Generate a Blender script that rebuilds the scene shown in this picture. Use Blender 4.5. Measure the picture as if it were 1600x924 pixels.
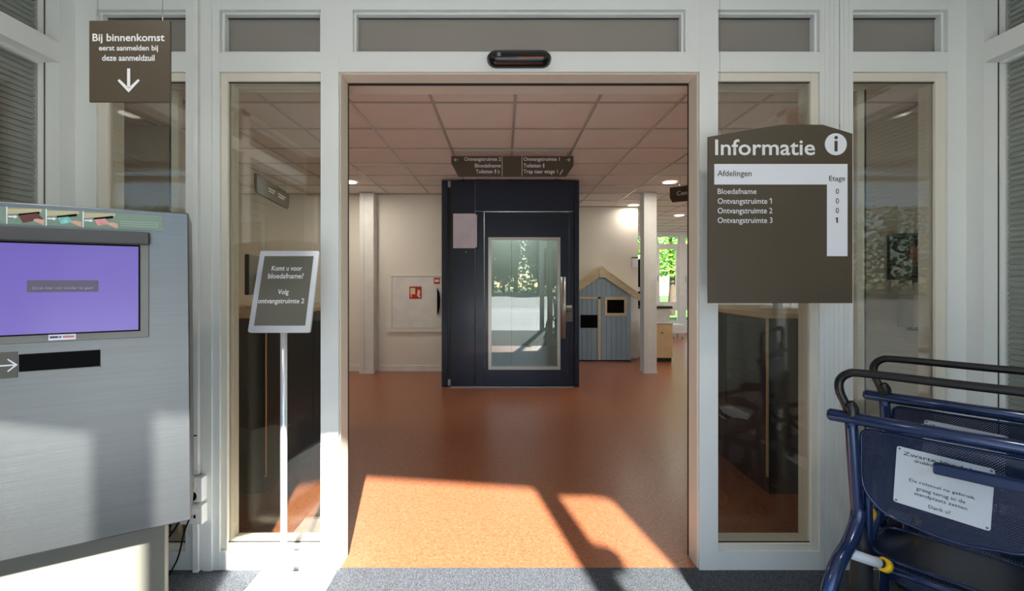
import bpy, bmesh, math, random
from mathutils import Vector, Matrix
R = math.radians
for o in list(bpy.data.objects): bpy.data.objects.remove(o, do_unlink=True)
scn = bpy.context.scene
col = scn.collection

# ------------------------------------------------------------------ camera
F, VX, VY, H = 743.0, 787.0, 440.0, 1.35        # focal length in pixels, vanishing point, eye height
cam_d = bpy.data.cameras.new('camera'); cam = bpy.data.objects.new('camera', cam_d); col.objects.link(cam)
cam.location = (0, 0, H); cam.rotation_euler = (R(90), 0, 0)
cam_d.sensor_fit = 'HORIZONTAL'; cam_d.sensor_width = 36.0; cam_d.lens = 36.0*F/1600
cam_d.shift_x = (800-VX)/1600; cam_d.shift_y = -(462-VY)/1600
cam_d.clip_start = 0.02; cam_d.clip_end = 300
scn.camera = cam

# ------------------------------------------------------------------ sky, sun, exposure
SUN_SLOPE = 0.583                                 # drop per metre of Y
w = bpy.data.worlds.new('sky'); scn.world = w; w.use_nodes = True
nt = w.node_tree; bg = nt.nodes['Background']
sky = nt.nodes.new('ShaderNodeTexSky'); sky.sky_type = 'NISHITA'; sky.sun_disc = False
sky.sun_elevation = R(30); sky.sun_rotation = R(168); sky.air_density = .8; sky.dust_density = .2; sky.ozone_density = 1.0
nt.links.new(sky.outputs[0], bg.inputs[0]); bg.inputs[1].default_value = 0.68
sl = bpy.data.lights.new('sun', 'SUN'); so = bpy.data.objects.new('sun', sl); col.objects.link(so)
sl.energy = 46.0; sl.angle = R(0.9); sl.color = (1.0, 0.965, 0.91)
so.location = (3, -8, 8)
so.rotation_euler = Vector((-0.2, 1.0, -SUN_SLOPE)).to_track_quat('-Z', 'Y').to_euler()
vs = scn.view_settings; vs.view_transform = 'Standard'; vs.look = 'None'; vs.gamma = 1.0; vs.use_curve_mapping = False
vs.exposure = -0.55
LAMP = 18.0                                       # watts of one lobby downlight

# ------------------------------------------------------------------ helpers
def P(x, y, d):                                   # point of the photograph at depth d
    return Vector(((x-VX)*d/F, d, H+(VY-y)*d/F))
def lin(c): c /= 255.0; return c/12.92 if c <= .04045 else ((c+.055)/1.055)**2.4
def C(r, g, b): return (lin(r), lin(g), lin(b), 1)

MATS = {}
def mat(name, rgb, rough=.5, metal=0.0, var=.06, scale=6.0, bump=0.0, bscale=60.0, coat=0.0, emit=None, es=0.0, stretch=None, spec=None):
    m = bpy.data.materials.new(name); m.use_nodes = True; n = m.node_tree; b = n.nodes['Principled BSDF']
    b.inputs['Roughness'].default_value = rough; b.inputs['Metallic'].default_value = metal
    if coat: b.inputs['Coat Weight'].default_value = coat; b.inputs['Coat Roughness'].default_value = .12
    if spec is not None: b.inputs['Specular IOR Level'].default_value = spec
    tc = n.nodes.new('ShaderNodeTexCoord'); mp = n.nodes.new('ShaderNodeMapping')
    n.links.new(tc.outputs['Object'], mp.inputs[0])
    if stretch: mp.inputs['Scale'].default_value = stretch
    nz = n.nodes.new('ShaderNodeTexNoise'); nz.inputs['Scale'].default_value = scale; nz.inputs['Detail'].default_value = 4
    n.links.new(mp.outputs[0], nz.inputs['Vector'])
    cr = n.nodes.new('ShaderNodeValToRGB'); c = C(*rgb)
    cr.color_ramp.elements[0].position = .3; cr.color_ramp.elements[1].position = .7
    cr.color_ramp.elements[0].color = tuple(v*(1-var) for v in c[:3])+(1,)
    cr.color_ramp.elements[1].color = tuple(min(1, v*(1+var)) for v in c[:3])+(1,)
    n.links.new(nz.outputs[0], cr.inputs[0]); n.links.new(cr.outputs[0], b.inputs['Base Color'])
    if bump:
        n2 = n.nodes.new('ShaderNodeTexNoise'); n2.inputs['Scale'].default_value = bscale; n2.inputs['Detail'].default_value = 3
        n.links.new(mp.outputs[0], n2.inputs['Vector'])
        bp = n.nodes.new('ShaderNodeBump'); bp.inputs['Strength'].default_value = bump; bp.inputs['Distance'].default_value = .01
        n.links.new(n2.outputs[0], bp.inputs['Height']); n.links.new(bp.outputs[0], b.inputs['Normal'])
    if emit:
        b.inputs['Emission Color'].default_value = C(*emit); b.inputs['Emission Strength'].default_value = es
    MATS[name] = m; return m

def glass_mat(name, tint, r0, rough=0.0):
    m = bpy.data.materials.new(name); m.use_nodes = True; n = m.node_tree
    for x in list(n.nodes): n.nodes.remove(x)
    out = n.nodes.new('ShaderNodeOutputMaterial'); mix = n.nodes.new('ShaderNodeMixShader')
    tr = n.nodes.new('ShaderNodeBsdfTransparent'); tr.inputs[0].default_value = tint
    gl = n.nodes.new('ShaderNodeBsdfGlossy'); gl.inputs['Roughness'].default_value = rough; gl.inputs[0].default_value = (.95, .98, .96, 1)
    g = n.nodes.new('ShaderNodeNewGeometry'); dot = n.nodes.new('ShaderNodeVectorMath'); dot.operation = 'DOT_PRODUCT'
    n.links.new(g.outputs['Normal'], dot.inputs[0]); n.links.new(g.outputs['Incoming'], dot.inputs[1])
    def M(op, a, b=None):
        q = n.nodes.new('ShaderNodeMath'); q.operation = op
        for i, v in enumerate((a, b)):
            if v is None: continue
            if isinstance(v, (int, float)): q.inputs[i].default_value = v
            else: n.links.new(v, q.inputs[i])
        return q.outputs[0]
    c = M('ABSOLUTE', dot.outputs['Value']); k = M('POWER', M('SUBTRACT', 1.0, c), 5.0)
    f = M('ADD', M('MULTIPLY', k, 1-r0), r0)
    n.links.new(f, mix.inputs[0]); n.links.new(tr.outputs[0], mix.inputs[1]); n.links.new(gl.outputs[0], mix.inputs[2])
    n.links.new(mix.outputs[0], out.inputs[0]); MATS[name] = m; return m

def perforated(name, rgb, pitch, axes):           # sheet steel pierced with rows of round holes
    m = mat(name, rgb, .28, .35, .08, 5, coat=.4); n = m.node_tree; b = n.nodes['Principled BSDF']; out = n.nodes['Material Output']
    tc = n.nodes.new('ShaderNodeTexCoord'); vo = n.nodes.new('ShaderNodeTexVoronoi'); vo.inputs['Randomness'].default_value = 0
    vo.voronoi_dimensions = '2D'; vo.inputs['Scale'].default_value = 1.0
    sp = n.nodes.new('ShaderNodeSeparateXYZ'); cb = n.nodes.new('ShaderNodeCombineXYZ'); n.links.new(tc.outputs['Object'], sp.inputs[0])
    def M(op, a, bb):
        q = n.nodes.new('ShaderNodeMath'); q.operation = op
        for i, v in enumerate((a, bb)):
            if isinstance(v, (int, float)): q.inputs[i].default_value = v
            else: n.links.new(v, q.inputs[i])
        return q.outputs[0]
    a1, a2 = sp.outputs[axes[0]], sp.outputs[axes[1]]
    n.links.new(M('MULTIPLY', M('ADD', a1, a2), .7071/pitch), cb.inputs[0]); n.links.new(M('MULTIPLY', M('SUBTRACT', a1, a2), .7071/pitch), cb.inputs[1])
    n.links.new(cb.outputs[0], vo.inputs['Vector'])
    hole = M('LESS_THAN', vo.outputs['Distance'], .25)
    tr = n.nodes.new('ShaderNodeBsdfTransparent'); mx = n.nodes.new('ShaderNodeMixShader')
    n.links.new(hole, mx.inputs[0]); n.links.new(b.outputs[0], mx.inputs[1]); n.links.new(tr.outputs[0], mx.inputs[2]); n.links.new(mx.outputs[0], out.inputs[0])
    return m

mat('white_frame', (226, 228, 224), .38, 0, .015, 3)
mat('cream_frame', (222, 216, 200), .4, 0, .015, 3)
mat('wall', (232, 228, 218), .8, 0, .015, 2, bump=.04, bscale=150)
mat('ceiling_tile', (236, 230, 224), .9, 0, .02, 4, bump=.06, bscale=200)
mat('tbar', (176, 168, 160), .28, 0, .02, 4)
mat('ceil_white', (232, 232, 226), .8, 0, .01, 4)
mat('header', (214, 208, 198), .35, 0, .02, 3)
mat('seal', (18, 17, 18), .6)
mat('sign_brown', (74, 64, 48), .5, 0, .03, 4)
mat('sign_grey', (98, 94, 82), .5, 0, .03, 4)
mat('sign_text', (226, 226, 226), .6, 0, .01)
mat('sign_white', (222, 224, 230), .55, 0, .01)
mat('sign_dark', (72, 62, 48), .6)
mat('steel', (176, 178, 176), .32, 1.0, .06, 5, stretch=(1, 1, 60))
mat('alu', (190, 188, 182), .38, .9, .04, 8)
mat('pole', (225, 228, 232), .3, .5, .03, 8)
mat('kiosk_face', (103, 106, 107), .34, .9, .05, 3, bump=.03, bscale=8, stretch=(1, 1, 40))
mat('kiosk_bezel', (120, 119, 113), .5, .3, .04, 6)
mat('kiosk_visor', (72, 70, 68), .5, .2, .05, 6)
mat('kiosk_base', (114, 112, 101), .6, 0, .02, 3)
mat('plate_matt', (104, 102, 94), .85, spec=.15)
mat('black', (8, 8, 9), .8, spec=.12)
mat('black_gloss', (12, 13, 15), .22)
mat('screen', (60, 50, 110), .18, emit=(140, 120, 222), es=.72)
mat('screen_button', (84, 74, 92), .4, emit=(84, 72, 100), es=.25)
mat('screen_text', (150, 140, 175), .5, emit=(150, 140, 190), es=.3)
mat('lift_paint', (26, 41, 62), .40, .25, .06, 3, coat=.35)
mat('lift_dark', (13, 15, 18), .35)
mat('lift_inside', (176, 184, 178), .4, 0, .03, 3)
mat('lavender_paper', (238, 234, 255), .7)
mat('paper', (238, 238, 242), .7)
mat('house_blue', (152, 174, 188), .55, 0, .05, 5)
mat('house_trim', (216, 200, 166), .55, 0, .08, 4, stretch=(1, 1, 6))
mat('wood_top', (206, 176, 128), .42, 0, .12, 5, stretch=(1, 12, 12))
mat('counter_dark', (52, 48, 46), .35, .1, .1, 6)
mat('counter_plinth', (66, 50, 44), .4)
mat('counter_top_dark', (60, 40, 34), .35)
mat('cabinet_beige', (214, 184, 138), .5, 0, .08, 4, stretch=(1, 1, 8))
mat('red', (196, 38, 32), .45)
mat('sign_cream', (232, 214, 176), .5)
mat('plastic_white', (230, 230, 226), .4)
mat('chair_blue', (11, 39, 82), .22, .3, .06, 5, coat=.6)
mat('chair_grip', (9, 8, 8), .3)
mat('plate_grey', (196, 202, 208), .5)
mat('yellow', (236, 190, 20), .4)
mat('rubber', (24, 24, 25), .6)
mat('wheel_grey', (120, 122, 122), .5)
mat('shutter', (150, 155, 152), .5, .2, .05, 6)
mat('metal_wire', (150, 146, 138), .35, .9)
mat('print_green', (120, 142, 124), .5, 0, .05, 3)
mat('print_beige', (190, 178, 140), .5)
mat('passport', (98, 40, 36), .5)
mat('id_green', (130, 200, 190), .5, 0, .5, 60)
mat('id_pink', (220, 150, 150), .5, 0, .15, 60)
mat('skin_print', (214, 168, 144), .6)
mat('print_blue', (70, 130, 170), .5)
mat('print_navy', (60, 66, 96), .5)
mat('print_red', (206, 120, 130), .5)
mat('sensor_orange', (170, 92, 60), .4)
mat('lamp', (255, 250, 240), .5, emit=(255, 240, 220), es=9.0)
mat('lamp_ring', (240, 240, 236), .4)
mat('dark_blue_screen', (30, 48, 66), .3)
mat('pavement', (170, 173, 176), .85, 0, .08, 2)
mat('asphalt', (150, 152, 154), .9, 0, .08, 2)
mat('grass_ground', (92, 124, 58), .95, 0, .25, 1.5)
mat('bark', (78, 62, 48), .9, 0, .2, 6, bump=.4, bscale=20)
mat('roof_edge', (120, 122, 122), .6)
mat('brick_wall', (150, 108, 84), .85, 0, .12, 8)
for nm, c in (('leaf_light', (128, 172, 66)), ('leaf_dark', (58, 92, 44))):
    m = mat(nm, c, .5, 0, .25, 3); b = m.node_tree.nodes['Principled BSDF']
    tl = m.node_tree.nodes.new('ShaderNodeBsdfTranslucent'); tl.inputs[0].default_value = C(*[min(255, v*1.2) for v in c])
    mx = m.node_tree.nodes.new('ShaderNodeMixShader'); mx.inputs[0].default_value = .45
    L = m.node_tree.links; L.new(b.outputs[0], mx.inputs[1]); L.new(tl.outputs[0], mx.inputs[2]); L.new(mx.outputs[0], m.node_tree.nodes['Material Output'].inputs[0])
glass_mat('glass', (.92, .92, .895, 1), .09)
glass_mat('glass_milky', (.80, .80, .78, 1), .17, .28)
m = MATS['glass_milky']; n = m.node_tree; mxs = [x for x in n.nodes if x.type == 'MIX_SHADER'][0]
tl = n.nodes.new('ShaderNodeBsdfTranslucent'); tl.inputs[0].default_value = (.85, .84, .82, 1); df = n.nodes.new('ShaderNodeBsdfDiffuse'); df.inputs[0].default_value = (.6, .6, .58, 1)
m1 = n.nodes.new('ShaderNodeMixShader'); m1.inputs[0].default_value = .3; n.links.new(tl.outputs[0], m1.inputs[1]); n.links.new(df.outputs[0], m1.inputs[2])
m2 = n.nodes.new('ShaderNodeMixShader'); m2.inputs[0].default_value = .5; n.links.new(mxs.outputs[0], m2.inputs[1]); n.links.new(m1.outputs[0], m2.inputs[2])
n.links.new(m2.outputs[0], [x for x in n.nodes if x.type == 'OUTPUT_MATERIAL'][0].inputs[0])
glass_mat('glass_clear', (.97, .98, .97, 1), .04)
glass_mat('glass_lift', (.80, .84, .82, 1), .10)
perforated('perforated_back', (12, 34, 68), .0056, (0, 2))
perforated('perforated_seat', (13, 28, 58), .0056, (0, 1))
# linoleum with fine marbling
m = mat('linoleum', (190, 112, 70), .30, 0, .05, 9, bump=.02, bscale=40, spec=.5)
n = m.node_tree; b = n.nodes['Principled BSDF']; tc = n.nodes.new('ShaderNodeTexCoord')
v1 = n.nodes.new('ShaderNodeTexNoise'); v1.inputs['Scale'].default_value = 70; v1.inputs['Detail'].default_value = 6; v1.inputs['Distortion'].default_value = 1.2
n.links.new(tc.outputs['Object'], v1.inputs['Vector'])
cr = n.nodes.new('ShaderNodeValToRGB'); cr.color_ramp.elements[0].position = .35; cr.color_ramp.elements[1].position = .68
cr.color_ramp.elements[0].color = C(142, 86, 57); cr.color_ramp.elements[1].color = C(182, 115, 81)
n.links.new(v1.outputs[0], cr.inputs[0]); n.links.new(cr.outputs[0], b.inputs['Base Color'])
# speckled entrance carpet
m = mat('carpet', (92, 98, 106), .95, 0, .1, 8, bump=.9, bscale=420)
n = m.node_tree; b = n.nodes['Principled BSDF']; tc = n.nodes.new('ShaderNodeTexCoord')
v1 = n.nodes.new('ShaderNodeTexNoise'); v1.inputs['Scale'].default_value = 260; v1.inputs['Detail'].default_value = 2
n.links.new(tc.outputs['Object'], v1.inputs['Vector'])
cr = n.nodes.new('ShaderNodeValToRGB'); cr.color_ramp.elements[0].position = .42; cr.color_ramp.elements[1].position = .6
cr.color_ramp.elements[0].color = C(54, 58, 64); cr.color_ramp.elements[1].color = C(112, 118, 126)
n.links.new(v1.outputs[0], cr.inputs[0]); n.links.new(cr.outputs[0], b.inputs['Base Color'])
# dotted dark counter front
m = MATS['counter_dark']; n = m.node_tree

class MB:
    def __init__(s): s.v = []; s.f = []; s.sm = []
    def poly(s, pts, smooth=False):
        i = len(s.v); s.v += [tuple(p) for p in pts]; s.f.append(list(range(i, i+len(pts)))); s.sm.append(smooth)
    def box(s, x0, x1, y0, y1, z0, z1):
        i = len(s.v)
        s.v += [(x0,y0,z0),(x1,y0,z0),(x1,y1,z0),(x0,y1,z0),(x0,y0,z1),(x1,y0,z1),(x1,y1,z1),(x0,y1,z1)]
        for f in ((3,2,1,0),(4,5,6,7),(0,1,5,4),(1,2,6,5),(2,3,7,6),(3,0,4,7)): s.f.append([i+k for k in f]); s.sm.append(False)
        return s
    def prism_y(s, pts, y0, y1):                  # outline in x,z (counter-clockwise seen from -Y), extruded along y
        n = len(pts); i = len(s.v)
        s.v += [(p[0], y0, p[1]) for p in pts]+[(p[0], y1, p[1]) for p in pts]
        s.f.append([i+k for k in range(n)]); s.f.append([i+n+k for k in reversed(range(n))]); s.sm += [False, False]
        for k in range(n):
            q = (k+1) % n; s.f.append([i+q, i+k, i+n+k, i+n+q]); s.sm.append(False)
        return s
    def prism_z(s, pts, z0, z1):
        n = len(pts); i = len(s.v)
        s.v += [(p[0], p[1], z0) for p in pts]+[(p[0], p[1], z1) for p in pts]
        s.f.append([i+k for k in reversed(range(n))]); s.f.append([i+n+k for k in range(n)]); s.sm += [False, False]
        for k in range(n):
            q = (k+1) % n; s.f.append([i+k, i+q, i+n+q, i+n+k]); s.sm.append(False)
        return s
    def tube(s, path, r, n=10, cap=True):
        path = [Vector(p) for p in path]; N = len(path); rr = r if isinstance(r, (list, tuple)) else [r]*N
        t0 = (path[1]-path[0]).normalized(); a = t0.orthogonal().normalized(); base = len(s.v)
        for k in range(N):
            t = (path[min(k+1, N-1)]-path[max(k-1, 0)]).normalized()
            a = (a-t*a.dot(t)).normalized(); b = t.cross(a)
            for j in range(n):
                an = 2*math.pi*j/n; s.v.append(tuple(path[k]+(a*math.cos(an)+b*math.sin(an))*rr[k]))
        for k in range(N-1):
            for j in range(n):
                q = (j+1) % n
                s.f.append([base+k*n+j, base+k*n+q, base+(k+1)*n+q, base+(k+1)*n+j]); s.sm.append(True)
        if cap:
            s.f.append([base+j for j in reversed(range(n))]); s.f.append([base+(N-1)*n+j for j in range(n)]); s.sm += [False, False]
        return s
    def lathe(s, prof, c=(0,0,0), n=24, axis='z'):
        base = len(s.v)
        for (r, h) in prof:
            for j in range(n):
                an = 2*math.pi*j/n; x, y = r*math.cos(an), r*math.sin(an)
                p = (x, y, h) if axis == 'z' else ((x, h, y) if axis == 'y' else (h, x, y))
                s.v.append((c[0]+p[0], c[1]+p[1], c[2]+p[2]))
        for k in range(len(prof)-1):
            for j in range(n):
                q = (j+1) % n; s.f.append([base+k*n+j, base+k*n+q, base+(k+1)*n+q, base+(k+1)*n+j]); s.sm.append(True)
        return s
    def build(s, name, mt, parent=None, bevel=0, seg=2, loc=None):
        me = bpy.data.meshes.new(name); me.from_pydata(s.v, [], s.f); me.update()
        for p, q in zip(me.polygons, s.sm): p.use_smooth = q
        bm = bmesh.new(); bm.from_mesh(me)
        bmesh.ops.recalc_face_normals(bm, faces=bm.faces)
        if bevel:
            bmesh.ops.bevel(bm, geom=list(bm.edges), offset=bevel, offset_type='OFFSET', segments=seg, profile=.5, affect='EDGES', clamp_overlap=True)
        bm.to_mesh(me); bm.free()
        o = bpy.data.objects.new(name, me); col.objects.link(o); me.materials.append(MATS[mt] if isinstance(mt, str) else mt)
        if parent: o.parent = parent
        if loc: o.location = loc
        return o

def tag(o, label=None, cat=None, group=None, kind=None):
    for k, v in (('label', label), ('category', cat), ('group', group), ('kind', kind)):
        if v: o[k] = v
    return o
def thing(name, label, cat, loc=(0,0,0), rotz=0, group=None, kind=None):
    o = bpy.data.objects.new(name, None); o.empty_display_size = .1; col.objects.link(o); o.location = loc; o.rotation_euler = (0, 0, rotz)
    return tag(o, label, cat, group, kind)
def struct(name, label, cat, loc=(0,0,0)): return thing(name, label, cat, loc, kind='structure')
def box(name, mt, parent, x0, x1, y0, y1, z0, z1, bevel=0, seg=2): return MB().box(x0, x1, y0, y1, z0, z1).build(name, mt, parent, bevel, seg)
def sbox(name, label, cat, mt, x0, x1, y0, y1, z0, z1, bevel=0):
    return tag(box(name, mt, None, x0, x1, y0, y1, z0, z1, bevel), label, cat, kind='structure')
def share(src, parent, loc):                      # another piece with the same mesh
    o = src.copy(); col.objects.link(o); o.parent = parent; o.location = loc; return o
def smooth(path, k=6):                            # Catmull-Rom
    p = [Vector(q) for q in path]; p = [p[0]*2-p[1]]+p+[p[-1]*2-p[-2]]; out = []
    for i in range(1, len(p)-2):
        for j in range(k):
            t = j/k; a, b, c, d = p[i-1], p[i], p[i+1], p[i+2]
            out.append(.5*((2*b)+(c-a)*t+(2*a-5*b+4*c-d)*t*t+(3*b-a-3*c+d)*t**3))
    out.append(p[-2]); return out
def rrect(x0, x1, z0, z1, r, n=4):
    pts = []
    for cx, cz, a0 in ((x1-r, z0+r, -90), (x1-r, z1-r, 0), (x0+r, z1-r, 90), (x0+r, z0+r, 180)):
        for k in range(n+1): a = R(a0+90*k/n); pts.append((cx+r*math.cos(a), cz+r*math.sin(a)))
    return pts
def text(name, s, mt, parent, x0, x1, z0, z1, y, bold=.012, res=3, name_fit=True):
    """flat lettering facing -Y, stretched into the box x0..x1, z0..z1"""
    cu = bpy.data.curves.new('lettering', 'FONT'); cu.body = s; cu.resolution_u = res; cu.offset = bold
    o = bpy.data.objects.new('lettering', cu); col.objects.link(o)
    bpy.context.view_layer.update(); dg = bpy.context.evaluated_depsgraph_get()
    me = bpy.data.meshes.new_from_object(o.evaluated_get(dg)); bpy.data.objects.remove(o, do_unlink=True); bpy.data.curves.remove(cu)
    xs = [v.co.x for v in me.vertices]; ys = [v.co.y for v in me.vertices]
    a, b2, c, d = min(xs), max(xs), min(ys), max(ys)
    for v in me.vertices:
        v.co = Vector((x0+(v.co.x-a)/(b2-a)*(x1-x0), y, z0+(v.co.y-c)/(d-c)*(z1-z0)))
    me.materials.clear(); me.materials.append(MATS[mt])
    ob = bpy.data.objects.new(name, me); col.objects.link(ob); ob.parent = parent; return ob
def disc(mb, cx, cz, r, y, n=20): mb.poly([(cx+r*math.cos(2*math.pi*k/n), y, cz+r*math.sin(2*math.pi*k/n)) for k in range(n)])
def area(name, parent, loc, size, watts, color=(1, .9, .76)):
    l = bpy.data.lights.new(name, 'AREA'); l.shape = 'DISK'; l.size = size; l.energy = watts; l.color = color
    o = bpy.data.objects.new(name, l); col.objects.link(o); o.parent = parent; o.location = loc; return o

# ------------------------------------------------------------------ the building shell
XL, XR = -2.0, 2.16            # inner faces of the porch side walls
YF, YB = 2.22, 2.34            # front and back of the glazed partition
K = F/YF                       # pixels per metre on the partition's face
CEIL = 2.657
LXL, LXR = -4.6, 8.6           # lobby extent
YBACK, YBACK2, YFAR = 7.16, 8.35, 12.5
fx = lambda x: (x-VX)/K
fz = lambda y: H+(VY-y)/K

sbox('floor', 'orange marbled linoleum floor of the lobby beyond the doorway', 'floor', 'linoleum', LXL, LXR, 2.24, YFAR, -.1, 0)
sbox('floor', 'grey speckled entrance carpet in the porch in front of the doorway', 'carpet', 'carpet', XL, XR, -.9, 2.24, -.1, .001)
sbox('wall_back', 'cream lobby wall with the hose cabinet, left of the lift', 'wall', 'wall', LXL, -.6, YBACK, YBACK+.15, 0, CEIL)
sbox('wall_back', 'cream lobby wall behind the blue playhouse', 'wall', 'wall', .7, 2.36, YBACK2, YBACK2+.15, 0, CEIL)
sbox('wall_return', 'short cream wall beside the lift shaft', 'wall', 'wall', .70, .85, YBACK+.6, YBACK2, 0, CEIL)
sbox('wall_corridor', 'cream end of the wall running back past the dark coffee counter', 'wall', 'wall', 2.21, 2.36, YBACK2+.15, YFAR, 0, CEIL)
sbox('wall_left', 'cream left wall of the lobby', 'wall', 'wall', LXL-.15, LXL, YF, YBACK+.15, 0, CEIL+.085)
sbox('wall_front_left', 'plain wall left of the glazed entrance, lobby side', 'wall', 'wall', LXL, XL-.12, YF, YB, 0, CEIL+.085)
sbox('wall_front_right', 'plain wall right of the glazed entrance, lobby side', 'wall', 'wall', XR+.12, LXR, YF, YB, 0, CEIL+.085)
sbox('wall_partition', 'beige wall seen through the far right window of the entrance', 'wall', 'wall', 2.62, 4.3, 3.7, 3.82, 0, CEIL)
sbox('wall_side_room', 'beige wall seen through the far left window of the entrance', 'wall', 'wall', -4.4, -2.75, 4.0, 4.12, 0, CEIL)
rf = MB().box(LXL-.3, LXR+.3, YF, YFAR+.3, CEIL+.08, CEIL+.3).build('roof', 'roof_edge'); tag(rf, 'flat roof over the lobby', 'roof', kind='structure')
rf = MB().prism_z([(XL-.3, YF), (XL-.3, -1.75), (-.47, -1.57), (-.08, -1.42), (1.15, -1.61), (1.62, -1.77), (XR+.6, -2.2), (XR+.6, YF)], CEIL+.08, CEIL+.3).build('roof', 'roof_edge'); tag(rf, 'flat roof over the entrance porch with an added canopy edge that shapes the sun patch', 'roof', kind='structure')  # unseen canopy edge, bent to give the sun patch its far outline
for x0, x1, y, s in ((LXL, -.8, YBACK, 'left'), (.97, 2.36, YBACK2, 'right')):
    sbox('baseboard_'+s, {'left': 'white baseboard under the hose cabinet', 'right': 'white baseboard behind the playhouse'}[s], 'baseboard', 'plastic_white', x0, x1, y-.015, y, 0, .085)

# lobby ceiling: visible grid and separate tiles
ce = struct('ceiling', 'suspended lobby ceiling of square pinkish white tiles in a metal grid', 'ceiling', (0, 0, CEIL))
GX0, GY0, T = .083, 3.48, .6
box('ceiling_deck', 'ceil_white', ce, LXL, LXR, YB, YFAR, .035, .07)
tile0 = None; rest = MB(); random.seed(3)
for i in range(-9, 15):
    for j in range(-3, 16):
        x0, y0 = GX0+i*T, GY0+j*T
        xa, xb = max(x0+.006, LXL), min(x0+T-.006, LXR); ya, yb = max(y0+.006, YB), min(y0+T-.006, YFAR)
        if xb-xa < .02 or yb-ya < .02: continue
        full = xb-xa > .58 and yb-ya > .58
        if full and -6 <= i <= 9:
            if tile0 is None: tile0 = MB().box(.006, T-.006, .006, T-.006, .006, .022).build('ceiling_tile', 'ceiling_tile', ce); tile0.location = (x0, y0, 0)
            else: share(tile0, ce, (x0, y0, random.uniform(-.0008, .0008)))
        else: rest.box(xa, xb, ya, yb, .006, .022)
r_ = rest.build('edge_tiles', 'ceiling_tile', ce); r_['kind'] = 'stuff'
for i in range(-7, 15): box('grid_runner', 'tbar', ce, GX0+i*T-.011, GX0+i*T+.011, YB, YFAR, 0, .006)
for j in range(-1, 16): box('grid_cross_bar', 'tbar', ce, LXL, LXR, GY0+j*T-.011, GY0+j*T+.011, -.0005, .0055)

pc = struct('ceiling', 'plain white ceiling of the entrance porch', 'ceiling', (0, 0, CEIL+.02))
box('ceiling_board', 'ceil_white', pc, XL-.13, XR+.13, -.9, YF, 0, .05)

# ------------------------------------------------------------------ glazed partition with the sliding doors
wf = struct('wall_front', 'white framed glazed partition around the open sliding doorway', 'wall', (0, 0, 0))
zt0, zt1 = fz(81), fz(15)          # transom opening
zm0 = fz(112)                      # underside of the beam
def grooved(x0, x1, y0, y1, n):    # hollow profile with vertical grooves
    pts = [(x1, y1), (x0, y1), (x0, y0)]; wdt = (x1-x0)/n
    for k in range(1, n):
        g = x0+k*wdt; pts += [(g-.0015, y0), (g-.0015, y0+.002), (g+.0015, y0+.002), (g+.0015, y0)]
    return pts+[(x1, y0)]
posts = [(XL-.13, fx(150), 1), (fx(290), fx(343), 3), (fx(501), fx(529), 1), (fx(1093), fx(1122), 1), (fx(1281), fx(1333), 7), (fx(1481), XR+.13, 1)]
for x0, x1, n in posts:
    MB().prism_z(grooved(x0, x1, YF, YB, n), 0, CEIL+.085).build('post', 'white_frame', wf)
box('cover_strip', 'white_frame', wf, fx(318), fx(332), YF-.008, YF, 0, CEIL)
bays = [(fx(150), fx(290)), (fx(343), fx(501)), (fx(1122), fx(1281)), (fx(1333), fx(1481))]
for x0, x1 in bays+[(fx(529), fx(1093))]:
    box('top_beam', 'white_frame', wf, x0, x1, YF+.001, YB, zt1, CEIL+.085)
    box('middle_beam', 'white_frame', wf, x0, x1, YF+.001, YB, zm0, zt0)
for a, b in ((529, 551), (1071, 1093)): box('transom_post', 'white_frame', wf, fx(a), fx(b), YF+.001, YB, zt0, zt1)
for x0, x1 in bays: box('bottom_rail', 'white_frame', wf, x0, x1, YF+.001, YB, 0, fz(862))
wn = 0
def window(label, x0, x1, z0, z1, fr, setb, mt_f, mt_g='glass', yb=YB, fb=None, sl_=None, sr_=None, py=None):
    sl_ = fr if sl_ is None else sl_; sr_ = fr if sr_ is None else sr_
    global wn; wn += 1
    o = struct('window_%d' % wn, label, 'window', (x0, YF+setb, z0)); W, Hh = x1-x0, z1-z0; D = yb-YF-setb-.01; py = D*.4 if py is None else py; fb = fr if fb is None else fb
    box('frame_stile', mt_f, o, 0, sl_, 0, D, 0, Hh, .002, 1); box('frame_stile', mt_f, o, W-sr_, W, 0, D, 0, Hh, .002, 1)
    box('frame_rail', mt_f, o, sl_, W-sr_, 0, D, Hh-fr, Hh, .002, 1); box('frame_rail', mt_f, o, sl_, W-sr_, 0, D, 0, fb, .002, 1)
    t = .004
    box('gasket', 'seal', o, sl_, W-sr_, py-.006, py-.002, Hh-fr-t, Hh-fr); box('gasket', 'seal', o, sl_, W-sr_, py-.006, py-.002, fb, fb+t)
    box('pane', mt_g, o, sl_, W-sr_, py, py+.012, fb, Hh-fr)
    return o
NAMES = ['far left', 'left', 'right', 'far right']
for i, (x0, x1) in enumerate(bays):
    window('tall glass side panel at the %s of the doorway, with cream inner frame' % NAMES[i], x0, x1, fz(862), zm0, .04, .012, 'cream_frame', fb=.03, sl_=(.045, .03, .004, .004)[i], sr_=(.004, .004, .034, .045)[i], py=.016)
    window('low transom window above the %s side panel' % NAMES[i], x0, x1, zt0, zt1, .012, .02, 'white_frame', 'glass_milky')
window('wide transom window above the open doorway', fx(551), fx(1071), zt0, zt1, .012, .02, 'white_frame', 'glass_milky')
# door operator box behind the partition
op = tag(box('door_operator', 'header', None, fx(150), fx(1481), 2.40, 2.55, 2.352, 2.53, .004), 'long pale door operator housing along the top behind the doorway', 'door operator', kind='structure')
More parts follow.
